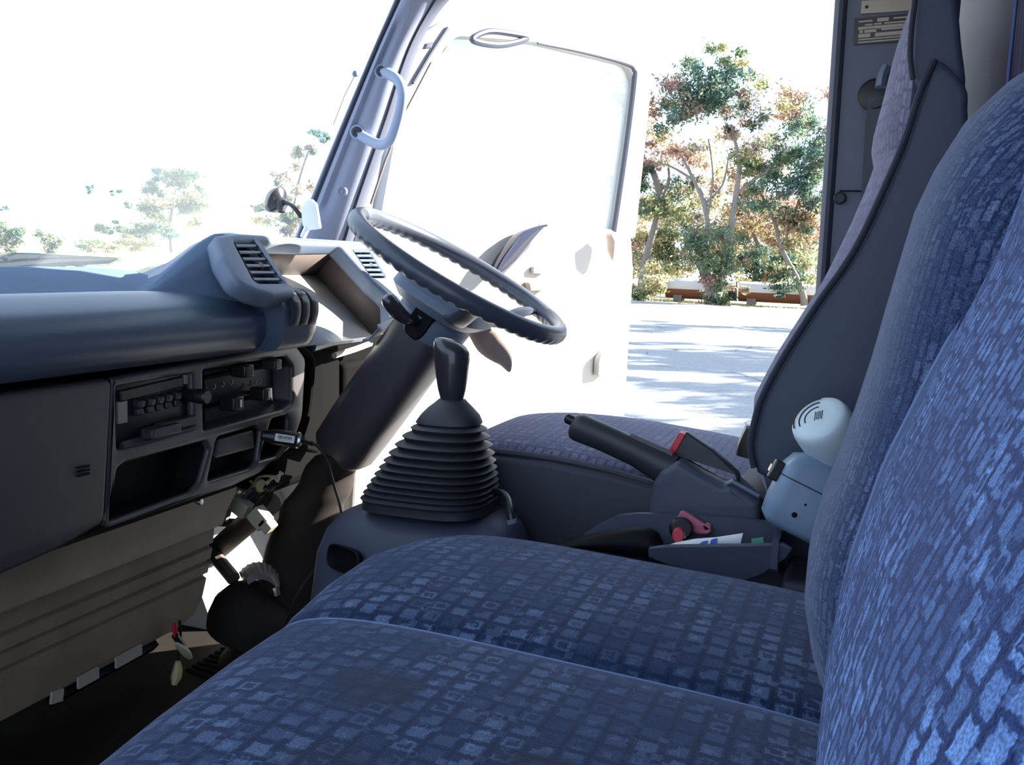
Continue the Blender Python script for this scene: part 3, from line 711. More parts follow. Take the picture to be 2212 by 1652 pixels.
# heater controls in the right opening
hc = thing('heater_control', 'heater control panel with sliding levers and faded symbols, right in the centre fascia', 'heater control', (-.95, 1.34, .55))
h2 = lambda px, py, x=-.954: P(px, py, X=x)
q = [(p.y, p.z) for p in (h2(442, 802), h2(585, 776), h2(590, 880), h2(443, 920))]
plate('panel', q, [], YZ(-.957), .006, .0008, M['dark'], hc)
for (x0, y0, x1, y1) in [(442, 815, 580, 790), (442, 878, 575, 852)]:
    a, c = h2(x0, y0, -.952), h2(x1, y1, -.952); b = MB(); b.tube([a, c], .0035, 6); b.build('slider_slot', M['recess'], hc)
for (x, y, w, h, m) in [(523, 800, .024, .021, 'black'), (586, 786, .020, .018, 'dark'), (500, 870, .026, .024, 'black'), (562, 850, .020, .022, 'black')]:
    c = h2(x, y, -.93); b = MB(); b.box(c, (.030, w, h)); lv = b.build('lever_knob', M[m], hc, bevel=.0035)
    b = MB(); b.box(c+V((-.015, 0, 0)), (.03, .006, .006)); b.build('lever_arm', M['recess'], lv)
    if y in (870, 850):
        b = MB(); b.box(c+V((.0155, .004, 0)), (.001, .004, .012)); tag(b.build('mark', M['paper'], lv), 'white mark')
for (x, y, m) in [(444, 840, 'cream'), (462, 835, 'cream'), (481, 830, 'cream'), (500, 825, 'cream'), (524, 832, 'rust'), (540, 828, 'rust'), (550, 826, 'cream'), (561, 823, 'cream')]:
    c = h2(x, y, -.9535); pts = [c+V((0, .004*math.cos(a), .004*math.sin(a))) for a in [math.radians(t) for t in range(-150, 61, 30)]]
    b = MB(); b.tube(pts, .0009, 5); b.build('symbol', M[m], hc)

# phone charger in the lighter socket
ch = thing('phone_charger', 'black phone charger with a white bar code label plugged into the lighter socket', 'phone charger', P(600, 945, X=-.90))
ca, cb = P(583, 942, X=-.905), P(652, 952, X=-.865); ax = (cb-ca)
b = MB(); b.tube([ca-ax*.25, ca, ca+ax*.15, ca+ax*.7, ca+ax*.93, cb], [.008, .011, .0135, .0135, .0125, .009], 18); b.build('body', M['black'], ch)
b = MB(); b.lathe([(.0128, -.003), (.0142, -.001), (.0142, .003), (.0125, .004)], ca+ax*.86, ax, 24); tag(b.build('ring', M['metal'], ch), 'chrome ring')
axn = ax.normalized(); tocam = (CAM-(ca+cb)/2).normalized(); lu = axn; ln = (tocam-lu*tocam.dot(lu)).normalized(); lv_ = ln.cross(lu)
LM = frame_m(ca+ax*.42+ln*.0140, lu, lv_ if lv_.z > 0 else -lv_)
def patch(b, M4, x0, y0, x1, y1, z=0.): b.add([M4 @ V((x, y, z)) for x, y in ((x0, y0), (x1, y0), (x1, y1), (x0, y1))], [(0, 1, 2, 3)])
b = MB(); 
w = ax.length*.30
b.box(LM @ V((0, 0, 0)), (2*w, .012, .0012), LM.to_3x3()); lb = b.build('label', M['paper'], ch)
tag(lb, 'white bar code label')
b = MB(); x = -w*.72
while x < w*.72:
    d = rnd.choice((.0004, .0007, .001)); b.box(LM @ V((x, .0012, .0007)), (d, .0052, .0004), LM.to_3x3()); x += d+rnd.choice((.0005, .0008))
for k in range(10): b.box(LM @ V((-w*.6+w*.13*k, -.0035, .0007)), (.0008, .0013, .0004), LM.to_3x3())
b.build('bar_code', M['ink'], lb)
cp = [cb, P(672, 957, X=-.84), P(690, 968, X=-.82), P(708, 1000, X=-.80), P(722, 1050, X=-.78), P(735, 1095, X=-.76), P(738, 1130, X=-.75), P(725, 1165, X=-.755), P(700, 1205, X=-.77), P(665, 1250, X=-.79), P(640, 1290, X=-.80), P(622, 1335, X=-.81), P(612, 1375, X=-.82), P(606, 1420, X=-.83)]
b = MB(); pts = smooth_poly(cp, 6); b.tube(pts, [.0045 if i < 8 else .0023 for i in range(len(pts))], 8); b.build('cable', M['black'], ch)

# ================================================================== STEERING
sw_c = (P(790, 462, Y=1.53)+P(1208, 733, Y=1.53))/2
dvec = (P(1208, 733, Y=1.53)-P(790, 462, Y=1.53)); SR = dvec.length/2-.012
e1 = dvec.normalized(); n3 = V((-e1.z, 0, e1.x)).normalized()
if n3.z < 0: n3 = -n3
e2_ = (V((0, 1, 0))*math.cos(.054)-n3*math.sin(.054)).normalized(); n3 = e1.cross(e2_).normalized()
if n3.z < 0: n3 = -n3
sw = thing('steering_wheel', 'large thin-rimmed truck steering wheel with finger grips under the rim', 'steering wheel', sw_c)
b = MB(); N = 216; rings = []
for i in range(N):
    a = 2*math.pi*i/N; rad = e1*math.cos(a)+e2_*math.sin(a); c = sw_c+rad*SR
    ring = []
    bump = abs(math.sin(a*27))**.8
    for j in range(16):
        t = 2*math.pi*j/16; rr = .0150
        under = max(0., -math.sin(t)); rr -= .0035*under*(1-bump)
        ring.append(c+rad*math.cos(t)*rr+n3*math.sin(t)*rr*1.08)
    rings.append(ring)
rings.append(rings[0]); b.loft(rings, caps=False); b.build('rim', M['wheel'], sw, sharp=60)
hubc = sw_c-n3*.052
b = MB(); b.lathe([(.0, .026), (.045, .026), (.072, .020), (.083, .010), (.085, -.004), (.07, -.02), (.0, -.022)], hubc, n3, 32, sx=1.08, ref=(0, 1, 0), power=3.2); b.build('hub_pad', M['hub'], sw)
b = MB(); b.lathe([(.0, .0), (.060, .0), (.066, -.010), (.062, -.045), (.058, -.05), (0, -.05)], hubc-n3*.022, n3, 32); b.build('lower_hub', M['hub'], sw)
for ang in (54, -54):
    a = math.radians(ang); rad = e1*math.cos(a)+e2_*math.sin(a); tn = n3.cross(rad)
    path = [hubc+rad*.055, hubc+rad*.11-n3*.002, sw_c+rad*(SR-.035)-n3*.014, sw_c+rad*(SR-.004)-n3*.002]
    b = MB(); b.tube(smooth_poly(path, 4), [.020-.0006*i for i in range(13)], 12, flat=(n3, .42)); b.build('spoke', M['wheel'], sw)

sc = thing('steering_column', 'dark grey steering column shroud with stalks, rising from the floor to the wheel', 'steering column', P(742, 970, Y=1.53))
ctop = P(955, 672, Y=1.53); cbot = P(748, 962, Y=1.53); cax = (ctop-cbot).normalized()
cs = V((0, 1, 0)); cn = cax.cross(cs).normalized()
if cn.x > 0: cn = -cn
def col_ring(p, w, h, e=3., n=28):
    r = []
    for j in range(n):
        a = 2*math.pi*j/n; ca, sa = math.cos(a), math.sin(a)
        r.append(p+cs*math.copysign(abs(ca)**(2/e), ca)*w+cn*math.copysign(abs(sa)**(2/e), sa)*h)
    return r
L = (ctop-cbot).length
st_ = [(-.022, .030, .034), (-.018, .046, .046), (-.004, .054, .054), (.05, .057, .056), (.12, .060, .056), (.20, .064, .055), (L*.84, .066, .054), (L*.97, .064, .052), (L*1.03, .056, .046), (L*1.05, .030, .03)]
b = MB(); b.loft([col_ring(cbot+cax*t, w, h) for t, w, h in st_]); b.build('shroud', M['column'], sc, sharp=40)
# switch opening and indicator stalk
sl0 = P(908, 690, Y=1.460)
b = MB(); b.lathe([(0, -.01), (.036, -.01), (.036, .001), (.033, .004), (0, .004)], sl0+V((0, .004, 0)), (0, -1, 0), 28, sx=.55, ref=cn, power=3.5); b.build('stalk_opening', M['recess'], sc)
b = MB(); b.tube(smooth_poly([P(905, 690, Y=1.47), P(882, 690, Y=1.44), P(862, 676, Y=1.42), P(848, 660, Y=1.41), P(832, 640, Y=1.40)], 5), [.008, .008, .008, .0085, .009, .0095, .0105, .011, .0115, .012, .0125, .0128, .0128, .0130, .0130, .0130, .0128, .0125, .012, .010, .006], 14); b.build('indicator_stalk', M['knob'], sc)
b = MB(); b.tube(smooth_poly([P(985, 690, Y=1.60), P(1030, 715, Y=1.66), P(1060, 745, Y=1.68), P(1090, 775, Y=1.69), P(1101, 803, Y=1.69)], 5), [.008, .008, .009, .011, .014, .018, .021, .0235, .025, .026, .0255, .0245, .023, .021, .019, .0165, .014, .011, .008, .005, .002], 14, flat=(V((0, 1, 0)), .45)); tag(b.build('wiper_stalk', M['beige'], sc), 'pale paddle-shaped stalk on the far side')
# rubber boot and shaft below
foot_c = P(566, 1330, Y=1.53)
sb0 = cbot-cax*.012; fb = V((foot_c.x+.02, 1.53, .012))
rings = []
for i in range(25):
    t = i/24; p = sb0.lerp(fb, t)+V((-.020*math.sin(min(1, t*1.6)*3.14), 0, .0))
    w = .050+.040*t+.005*math.sin(t*34)*(1 if t < .3 else .15)
    w += .02*ss(.85, 1, t)
    ring = []
    for j in range(24):
        a = 2*math.pi*j/24; ring.append(p+V((math.cos(a)*w*1.0, math.sin(a)*w, .25*math.cos(a)*w)))
    rings.append(ring)
b = MB(); b.loft(rings); b.build('lower_boot', M['boot'], sc, sharp=60)
b = MB(); c = P(690, 1018, Y=1.50); b.tube([c, c+V((.012, -.02, .004))], [.010, .008], 14); b.build('bolt', M['metal'], sc)

# pedal with its arm, connectors and loom
pd = thing('brake_pedal', 'dark pedal with a ribbed pad coloured bright as if in the sun, beside the steering column', 'pedal', P(560, 1290, Y=1.44))
t_ = smooth_poly([P(516, 1236, Y=1.475), P(535, 1220, Y=1.475), P(560, 1214, Y=1.47), P(585, 1222, Y=1.465), P(602, 1240, Y=1.46)], 6)
l_ = smooth_poly([P(532, 1250, Y=1.43), P(548, 1240, Y=1.43), P(570, 1240, Y=1.425), P(588, 1252, Y=1.42), P(596, 1268, Y=1.42)], 6)
rings = []
for i, (p, q) in enumerate(zip(t_, l_)):
    k = V((0, -.001, .0022))*(i % 3 == 0); dnn = V((.002, .004, -.012))
    rings.append([p+k, p.lerp(q, .5)+k+V((0, -.002, .003)), q+k, q+dnn, p+dnn])
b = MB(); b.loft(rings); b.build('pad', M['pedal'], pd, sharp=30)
pts = l_
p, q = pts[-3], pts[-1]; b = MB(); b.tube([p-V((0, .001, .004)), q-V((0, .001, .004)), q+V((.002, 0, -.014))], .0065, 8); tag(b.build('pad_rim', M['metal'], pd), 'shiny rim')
b = MB(); b.tube([P(505, 1250, Y=1.47), P(468, 1205, Y=1.50), P(440, 1170, Y=1.53)], .013, 8); b.build('pedal_arm', M['brown'], pd)
b = MB(); b.lathe([(.0, -.05), (.078, -.05), (.080, -.03), (.074, .0), (.058, .022), (.03, .034), (0, .036)], P(552, 1308, Y=1.455), V((.25, 0, 1)), 28); b.build('pedal_boot', M['boot'], pd)
sh = thing('steering_shaft', 'brown steel shaft running down to the floor behind the knee panel', 'shaft', P(465, 1190, Y=1.52))
b = MB(); a, c = P(448, 1205, Y=1.55), P(585, 1085, Y=1.47); b.tube([a, c], .021, 14); b.build('tube', M['brown'], sh)
b = MB(); b.tube([P(472, 1216, Y=1.55), P(516, 1244, Y=1.55)], .006, 8); tag(b.build('cross_bar', M['paper'], sh), 'pale cross bar')
b = MB(); b.tube([P(470, 1128, Y=1.56), P(525, 1130, Y=1.56)], .009, 8); b.build('side_arm', M['recess'], sh)
wc = thing('wiring_loom', 'bundle of black wires with two cream connector blocks hanging under the dashboard', 'wiring', P(545, 1090, Y=1.42))
for (x, y, w, h, ang) in [(520, 1093, .036, .028, -.5), (562, 1118, .034, .030, -.75), (578, 1133, .024, .020, -.75)]:
    c = P(x, y, Y=1.40); b = MB(); b.box(c, (w, .024, h), Matrix.Rotation(-ang, 3, 'Y')); b.build('connector', M['cream'], wc, bevel=.003)
for k in range(10):
    x, y = 520+4.5*k, 1080+3.2*k
    pts = [P(x, y, Y=1.40+.003*k), P(x+22, y-20-1.5*k+rnd.uniform(-3, 3), Y=1.41+.004*k), P(x+52-2*k, y-30-3*k+rnd.uniform(-4, 4), Y=1.43), P(x+95-3*k, y-52-3*k, Y=1.47)]
    b = MB(); b.tube(smooth_poly(pts, 4), .0034, 6); b.build('wire', M['black'], wc)
for k, (m, pts) in enumerate([('cream', [(540, 1038), (560, 1050), (585, 1035), (612, 1022)]), ('steel', [(505, 1050), (535, 1060), (560, 1030), (600, 1030)]), ('yellow', [(515, 1075), (530, 1060), (545, 1062), (560, 1045)]), ('cream', [(575, 1050), (590, 1028), (600, 1040), (606, 1018)])]):
    b = MB(); b.tube(smooth_poly([P(x, y, Y=1.43) for x, y in pts], 4), .0024, 6); b.build('wire', M[m], wc)
b = MB(); b.lathe([(0, 0), (.011, 0), (.013, .008), (.010, .016), (0, .018)], P(557, 1050, Y=1.43), (1, -.6, .3), 14); tag(b.build('bulb_holder', M['yellow'], wc), 'brass coloured bulb holder')
b = MB(); b.tube([P(487, 1125, Y=1.48), P(500, 1085, Y=1.48), P(512, 1050, Y=1.48)], .006, 6); tag(b.build('bracket', M['cream'], wc), 'pale bracket')

hw = thing('hanging_wires', 'red and black wires ending in two cracked yellowish connectors, dangling below the knee panel', 'wires', P(380, 1430, X=-.96))
for k, (m, pts) in enumerate([('red', [(374, 1345), (377, 1372), (384, 1392)]), ('red', [(379, 1345), (382, 1372), (387, 1395)]), ('black', [(388, 1340), (390, 1370), (389, 1392)]), ('black', [(384, 1390), (386, 1410), (384, 1430)])]):
    b = MB(); b.tube(smooth_poly([P(x, y, X=-.96) for x, y in pts], 4), .0022, 6); b.build('wire', M[m], hw)
b = MB(); b.tube([P(378, 1372, X=-.96), P(390, 1388, X=-.958), P(396, 1398, X=-.956)], .006, 8); b.build('sleeve', M['black'], hw)
for m, pts, r in [('cream', [(380, 1390), (395, 1402), (404, 1412), (411, 1420)], [.003, .007, .0065, .004]), ('yellow', [(384, 1428), (384, 1445), (381, 1462), (376, 1480)], [.004, .0075, .0085, .004])]:
    b = MB(); b.tube([P(x, y, X=-.955) for x, y in pts], r, 8); b.build('connector', M[m], hw)

# ================================================================== GEAR LEVER AND CONSOLE
co = thing('centre_console', 'blue-grey moulded hump in front of the seats carrying the gear lever', 'console', (-.55, 1.25, .0))
rings = []
for z, x0, x1, y0, y1 in [(.0, -.765, -.400, 1.165, 1.345), (.20, -.745, -.410, 1.175, 1.345), (.35, -.730, -.420, 1.185, 1.34), (.385, -.718, -.428, 1.195, 1.338), (.406, -.70, -.442, 1.21, 1.335), (.414, -.675, -.462, 1.228, 1.328), (.416, -.65, -.485, 1.245, 1.31)]:
    ring = []
    for j in range(40):
        a = 2*math.pi*j/40; ca, sa = math.cos(a), math.sin(a); e = 2/4.
        ring.append(V(((x0+x1)/2+(x1-x0)/2*math.copysign(abs(ca)**e, ca), (y0+y1)/2+(y1-y0)/2*math.copysign(abs(sa)**e, sa), z+.05*((x0+x1)/2+(x1-x0)/2*ca+.55)*(z > .3))))
    rings.append(ring)
b = MB(); b.loft(rings); b.build('hump', M['console'], co, sharp=60)
c = P(745, 1207, Y=1.178)
b = MB(); b.lathe([(0, -.002), (.026, -.002), (.031, .006), (.034, .004), (.030, -.006), (0, -.006)], c, V((-.35, -1, .12)), 24, sx=.55, ref=(0, 0, 1), power=3.5); tag(b.build('side_recess', M['recess'], co), 'dark rounded recess')
b = MB(); b.tube(smooth_poly([P(1068, 1062, Y=1.26), P(1085, 1066, Y=1.25), P(1097, 1080, Y=1.23), P(1102, 1105, Y=1.21), P(1106, 1130, Y=1.205)], 5), .0055, 10); b.build('cable_sleeve', M['black'], co)
b = MB(); b.tube([P(1105, 1122, Y=1.203), P(1107, 1130, Y=1.203)], .007, 10); tag(b.build('cable_clip', M['hub'], co), 'pale clip')

gl = thing('gear_lever', 'gear lever with a tall black knob above a ribbed rubber bellows boot', 'gear lever', P(930, 1085, Y=1.25))
GY = 1.258
def gring(px, py, half_px, e, n=44):
    c = P(px, py, Y=GY); r = half_px*(c-CAM).dot(fw)/F; out = []
    for j in range(n):
        a = 2*math.pi*j/n; ca, sa = math.cos(a), math.sin(a)
        out.append(c+V((r*math.copysign(abs(ca)**(2/e), ca), r*.80*math.copysign(abs(sa)**(2/e), sa), .03*r*ca)))
    return out
rings = [gring(977, 862, 30, 2), gring(976, 868, 36, 2.1), gring(974, 880, 50, 2.2), gring(973, 895, 64, 2.3), gring(971, 908, 71, 2.4), gring(970, 912, 72, 2.4)]
pl = [(915, 66, 83), (932, 73, 94), (950, 82, 104), (968, 90, 112), (985, 97, 118), (1000, 104, 123), (1014, 110, 128), (1028, 115, 132), (1041, 120, 136), (1053, 126, 139), (1065, 132, 141)]
for i, (y, rin, rout) in enumerate(pl):
    cx = 970-40*(i/10)**.8; g = pl[i+1][0]-y if i < 10 else 12
    e = 2.4+1.1*i/10
    rings += [gring(cx, y, rin, e), gring(cx, y+g*.32, rout-5, e), gring(cx, y+g*.50, rout, e), gring(cx, y+g*.66, rout-3, e)]
rings += [gring(930, 1078, 136, 3.6), gring(930, 1092, 138, 3.6)]
b = MB(); b.loft(rings); b.build('bellows_boot', M['rubber'], gl, sharp=60)
pxk = lambda y: .00066
kn = [(730, 964, 6), (731.5, 965, 17), (735, 968, 28), (743, 971.5, 35.5), (756, 975, 40), (770, 976, 40.5), (790, 976, 38), (815, 976, 35), (840, 976, 31), (855, 976, 27), (866, 976, 24)]
rings = []
for y, x, hp in kn:
    c = P(x, y, Y=GY); r = hp*(c-CAM).dot(fw)/F; ring = []
    for j in range(28):
        a = 2*math.pi*j/28; ca, sa = math.cos(a), math.sin(a)
        tilt = -.16*hp*pxk(y)*ca*max(0, 1-(y-731)/70)          # top slopes down towards the driver's seat
        ring.append(c+V((r*ca, r*.85*sa, tilt)))
    rings.append(ring)
b = MB(); b.loft(rings); b.build('knob', M['knob'], gl, sharp=60)
b = MB(); b.tube([P(976, 858, Y=GY), P(976, 880, Y=GY)], .011, 14); b.build('shaft', M['metal'], gl)

# ================================================================== SEATS
def backring(x0, x1, y0, y1, z, e=3.6, n=56, lean=0.):
    out = []
    for j in range(n):
        a = 2*math.pi*j/n; ca, sa = math.cos(a), math.sin(a)
        out.append(V(((x0+x1)/2+(x1-x0)/2*math.copysign(abs(ca)**(2/e), ca), (y0+y1)/2+(y1-y0)/2*math.copysign(abs(sa)**(2/e), sa), z)))
    return out
def ring_uv(rings):
    uvs = []; v = 0.
    for i, r in enumerate(rings):
        if i: v += (r[len(r)//2]-rings[i-1][len(r)//2]).length
        u = 0.
        for j, p in enumerate(r):
            if j: u += (p-r[j-1]).length
            uvs.append((u, v))
    return uvs
ps = thing('passenger_seat', 'wide blue patterned double passenger seat in the foreground with a split backrest', 'seat', (-.25, .7, .0))
# cushion: XZ profiles swept across the cab
def cush_ring(y, x0, x1, z0, z1, tilt, e=4.2, n=64):
    out = []; uv = []
    for j in range(n):
        a = 2*math.pi*j/n; ca, sa = math.cos(a), math.sin(a)
        x = (x0+x1)/2+(x1-x0)/2*math.copysign(abs(ca)**(2/e), ca); z = (z0+z1)/2+(z1-z0)/2*math.copysign(abs(sa)**(2/e), sa)
        z += tilt*(x-(x0+x1)/2)
        out.append(V((x, y, z))); uv.append((-x+max(0., z1-.02-z)*(1 if ca < 0 else -1), y))
    return out, uv
rings = []; uvs = []
ysec = [(.28, .03, -.08), (.285, .015, -.04), (.30, .006, -.015), (.33, 0, -.004), (.45, 0, .006), (.58, 0, .010), (.70, 0, .008), (.77, 0, .003), (.788, 0, .001), (.7955, 0, -.002), (.80, 0, -.003), (.806, 0, .001), (.825, 0, .006), (.90, 0, .012), (1.0, 0, .012), (1.08, 0, .006), (1.125, 0, -.002), (1.155, .004, -.012), (1.175, .012, -.028), (1.186, .025, -.055), (1.19, .04, -.09)]
for y, ins, dz in ysec:
    xf0 = -.548+ins+.115*max(0., .98-y)+.035*ss(.9, 1.19, y)**2; 
    r, u = cush_ring(y, xf0, .10-ins, .23-dz*.3, .428+dz, -.045); rings.append(r); uvs += u
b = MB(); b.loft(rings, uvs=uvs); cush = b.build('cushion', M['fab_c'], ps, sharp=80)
# stitched welt along the seam between the two places
SD = .032
def top_line(y, z1, off=.0, x0=-.548, x1=.10, tilt=-.045, e=4.2, z0=.23):
    pts = []
    for k in range(36):
        a = math.radians(172-k*4.4); ca, sa = math.cos(a), math.sin(a)
        x = (x0+x1)/2+(x1-x0)/2*math.copysign(abs(ca)**(2/e), ca); z = (z0+z1)/2+(z1-z0)/2*math.copysign(abs(sa)**(2/e), sa)+tilt*(x-(x0+x1)/2)
        pts.append(V((x, y, z+off)))
    return pts
b = MB(); b.tube(top_line(.799, .4255, x0=-.528), .0015, 6); b.build('seam_welt', M['piping'], cush)
b = MB(); b.box((-.22, .72, .12), (.50, .86, .22)); b.build('seat_base', M['vinyl_dark'], ps, bevel=.02)
# middle backrest
tabm = [(.36, .006), (.407, -.008), (.44, -.020), (.481, -.029), (.536, -.028), (.60, -.010), (.678, .010), (.76, .025), (.837, .040), (.90, .056), (.925, .070), (.955, .10)]
rings = []
for z, ins, cr in [(.36, .02, 0), (.40, .01, 0), (.44, .004, 0), (.48, 0, 0), (.52, 0, 0), (.56, 0, 0), (.60, 0, 0), (.65, 0, 0), (.70, 0, 0), (.75, 0, 0), (.80, 0, 0), (.84, .003, 0), (.875, .008, .004), (.905, .018, .012), (.928, .032, .022), (.945, .05, .035), (.952, .08, .05)]:
    xf_ = lerp_table(tabm, z)+cr; xb = .05+.12*ss(.3, 1.0, z)+.06
    rings.append(backring(xf_, max(xb, xf_+.04), .79+ins, 1.165-ins*.8, z+.0, e=3.0))
# crown rises towards the near side
for i, r in enumerate(rings):
    k = ss(.84, .955, [.36, .40, .44, .48, .52, .56, .60, .65, .70, .75, .80, .84, .875, .905, .928, .945, .952][i])
    for p in r: p.z += k*.015*(1-ss(.80, 1.17, p.y))
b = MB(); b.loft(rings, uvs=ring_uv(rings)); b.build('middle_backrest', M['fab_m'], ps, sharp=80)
# outer backrest, nearest
tabn = [(.30, .06), (.36, .045), (.422, .026), (.47, .008), (.514, .000), (.56, .006), (.634, .024), (.70, .048), (.794, .086), (.90, .112), (1.1, .15)]
rings = []; zl = [.30, .36, .40, .44, .48, .52, .56, .60, .64, .68, .72, .76, .80, .85, .89, .92, .935, .942]
for z in zl:
    xf_ = lerp_table(tabn, z)-.004; k_ = .05*ss(.88, .942, z)**2; rings.append(backring(xf_+k_*.6, max(xf_+.10, .05+.10*ss(.3, .9, z)+.04), .22+k_, .802-k_, z, e=5.5, n=72))
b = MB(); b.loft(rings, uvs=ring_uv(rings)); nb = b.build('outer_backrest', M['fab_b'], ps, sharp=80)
pts = []
for z in [.36+.0176*i for i in range(31)]:
    xf_ = lerp_table(tabn, z)-.004; pts.append(V((xf_+.008, .7985, z)))
b = MB(); b.tube(smooth_poly(pts, 2), .0028, 6); b.build('backrest_welt', M['piping'], nb)
# folded edge of cloth tucked where cushion and backrest meet
b = MB(); b.tube(smooth_poly([V((-.045, .52, .395)), V((-.02, .60, .41)), V((.02, .68, .408)), V((.04, .76, .40))], 5), .018, 10, flat=((0, 0, 1), .6)); b.build('tucked_flap', M['vinyl_dark'], ps)

# driver's seat
ds = thing('driver_seat', 'blue-grey patterned driver seat with a high backrest, smooth vinyl sides and built-in headrest', 'seat', (-.3, 1.57, .0))
rings = []; uvs = []
for y, ins, dz in [(1.345, .04, -.05), (1.352, .02, -.025), (1.365, .006, -.010), (1.39, 0, -.002), (1.47, 0, .003), (1.58, 0, .004), (1.70, 0, .003), (1.775, 0, -.002), (1.80, .006, -.010), (1.812, .02, -.025), (1.82, .04, -.05)]:
    r, u = cush_ring(y, -.585+ins, -.06-ins, .40, .492+dz, -.085, e=3.4); rings.append(r); uvs += u
b = MB(); b.loft(rings, uvs=uvs); dc = b.build('cushion', M['fab_d'], ds, sharp=80)
ptsw = []
for px, py in [(1058, 975), (1100, 978), (1200, 992), (1300, 1013), (1400, 1042), (1440, 1052)]: ptsw.append(P(px, py, Y=1.350))
b = MB(); b.tube(smooth_poly(ptsw, 4), .006, 8); b.build('cushion_welt', M['vinyl_dark'], dc)
sk = [P(1062, 982, Y=1.345), P(1200, 997, Y=1.345), P(1330, 1024, Y=1.345), P(1450, 1058, Y=1.345), P(1660, 1060, Y=1.345), V((.05, 1.345, .44)), V((.05, 1.36, .02)), V((-.52, 1.36, .02)), P(1072, 1120, Y=1.36)]
plate('seat_skirt', fillet([(p.x, p.z) for p in sk], .008), [], XZ(1.579), .486, .01, M['vinyl_dark'], ds)
# backrest: vinyl shell as an outline in the side view, cloth front bulging ahead of it
tabf = [(.44, -.110), (.505, -.131), (.56, -.140), (.593, -.141), (.66, -.112), (.771, -.054), (.85, -.024), (.905, -.006), (.945, .004)]
tabs = [(.44, -.085), (.512, -.110), (.548, -.121), (.599, -.116), (.662, -.091), (.749, -.045), (.832, -.002), (.945, .037), (1.0, .05)]
def bow_ring(z, fx_, sx, bx, y0, y1, e=2.6, n=26):
    out = []
    for k in range(n+1):
        t = -1+2*k/n; y = (y0+y1)/2+(y1-y0)/2*t
        out.append(V((sx+(fx_-sx)*(1-abs(t)**e), y, z)))
    out += [V((bx, y1-.01, z)), V((bx, y0+.01, z))]
    return out
rings = []
for i in range(24):
    z = .44+.50*i/23; rings.append(bow_ring(z, lerp_table(tabf, z), lerp_table(tabs, z), lerp_table(tabs, z)+.06, 1.340, 1.82))
b = MB(); b.loft(rings, uvs=ring_uv(rings)); b.build('backrest', M['fab_d'], ds, sharp=70)
# cloth headrest front
tabhf = [(.925, .010), (.95, -.004), (.975, -.003), (1.033, .007), (1.09, .016), (1.157, .034), (1.20, .05), (1.22, .07)]
tabhs = [(.925, .035), (.95, .035), (1.028, .036), (1.109, .031), (1.18, .045), (1.22, .07)]
rings = []
for i in range(18):
    z = .925+.295*i/17; k = .04*ss(1.14, 1.22, z); rings.append(bow_ring(z, lerp_table(tabhf, z), lerp_table(tabhs, z)+.003, min(.088, lerp_table(tabhs, z)+.05), 1.352+k, 1.79-k))
b = MB(); b.loft(rings, uvs=ring_uv(rings)); b.build('headrest', M['fab_d'], ds, sharp=70)
sidepx = [(2022, 128), (1992, 195), (1958, 300), (1918, 395), (1870, 500), (1830, 570), (1780, 640), (1735, 708), (1690, 780), (1655, 845), (1638, 890), (1624, 960), (1632, 1010), (1660, 1035)]
poly = [P(x, y, Y=1.336) for x, y in sidepx]
poly = [(p.x, p.z) for p in poly]+[(.02, .46), (.075, .52), (.115, .70), (.125, .85)]+[(P(x, y, Y=1.336).x, P(x, y, Y=1.336).z) for x, y in [(2092, 262), (2086, 185)]]
poly = [tuple(p) for p in smooth_poly(poly, 4, closed=True)]
plate('side_shell', poly, [], XZ(1.346), .024, .010, M['vinyl'], ds, res=4)
plate('side_shell', poly, [], XZ(1.812), .024, .010, M['vinyl'], ds, res=4)
hs = [(1974, -120), (1974, 0), (1968, 120), (1972, 168), (2000, 210), (2050, 215), (2086, 190), (2078, 90), (2069, 0), (2050, -120)]
hp = [(P(x, y, Y=1.345).x, P(x, y, Y=1.345).z) for x, y in hs]
plate('headrest_side', [tuple(p) for p in smooth_poly(hp, 4, closed=True)], [], XZ(1.358), .024, .010, M['vinyl'], ds, res=4)
b = MB(); zz_ = [.50, .60, .7, .8, .9, .97]
rings = [[V((lerp_table(tabs, z)+.05, 1.35, z)), V((lerp_table(tabs, z)+.05, 1.80, z)), V((min(.10, lerp_table(tabs, z)+.16), 1.80, z)), V((min(.10, lerp_table(tabs, z)+.16), 1.35, z))] for z in zz_]
b.loft(rings)
b.loft([[V((.06, 1.385, z)), V((.06, 1.765, z)), V((.088, 1.765, z)), V((.088, 1.385, z))] for z in (.9, 1.2)]); b.build('back_shell', M['vinyl'], ds, bevel=.01)
b = MB(); b.tube(smooth_poly([P(x-3, y, Y=1.332) for x, y in sidepx[:-1]], 4), .0045, 8); b.build('side_welt', M['piping_dark'], ds)
b = MB(); b.tube(smooth_poly([P(x, y, Y=1.34) for x, y in [(1978, -60), (1976, 0), (1969, 60), (1966, 120), (1972, 172)]], 4), .0035, 8); b.build('headrest_welt', M['piping_dark'], ds)
b = MB(); b.tube(smooth_poly([P(1632, 930, Y=1.42), P(1618, 960, Y=1.42), P(1612, 985, Y=1.42)], 4), .016, 10); b.build('hinge_cover', M['black'], ds)

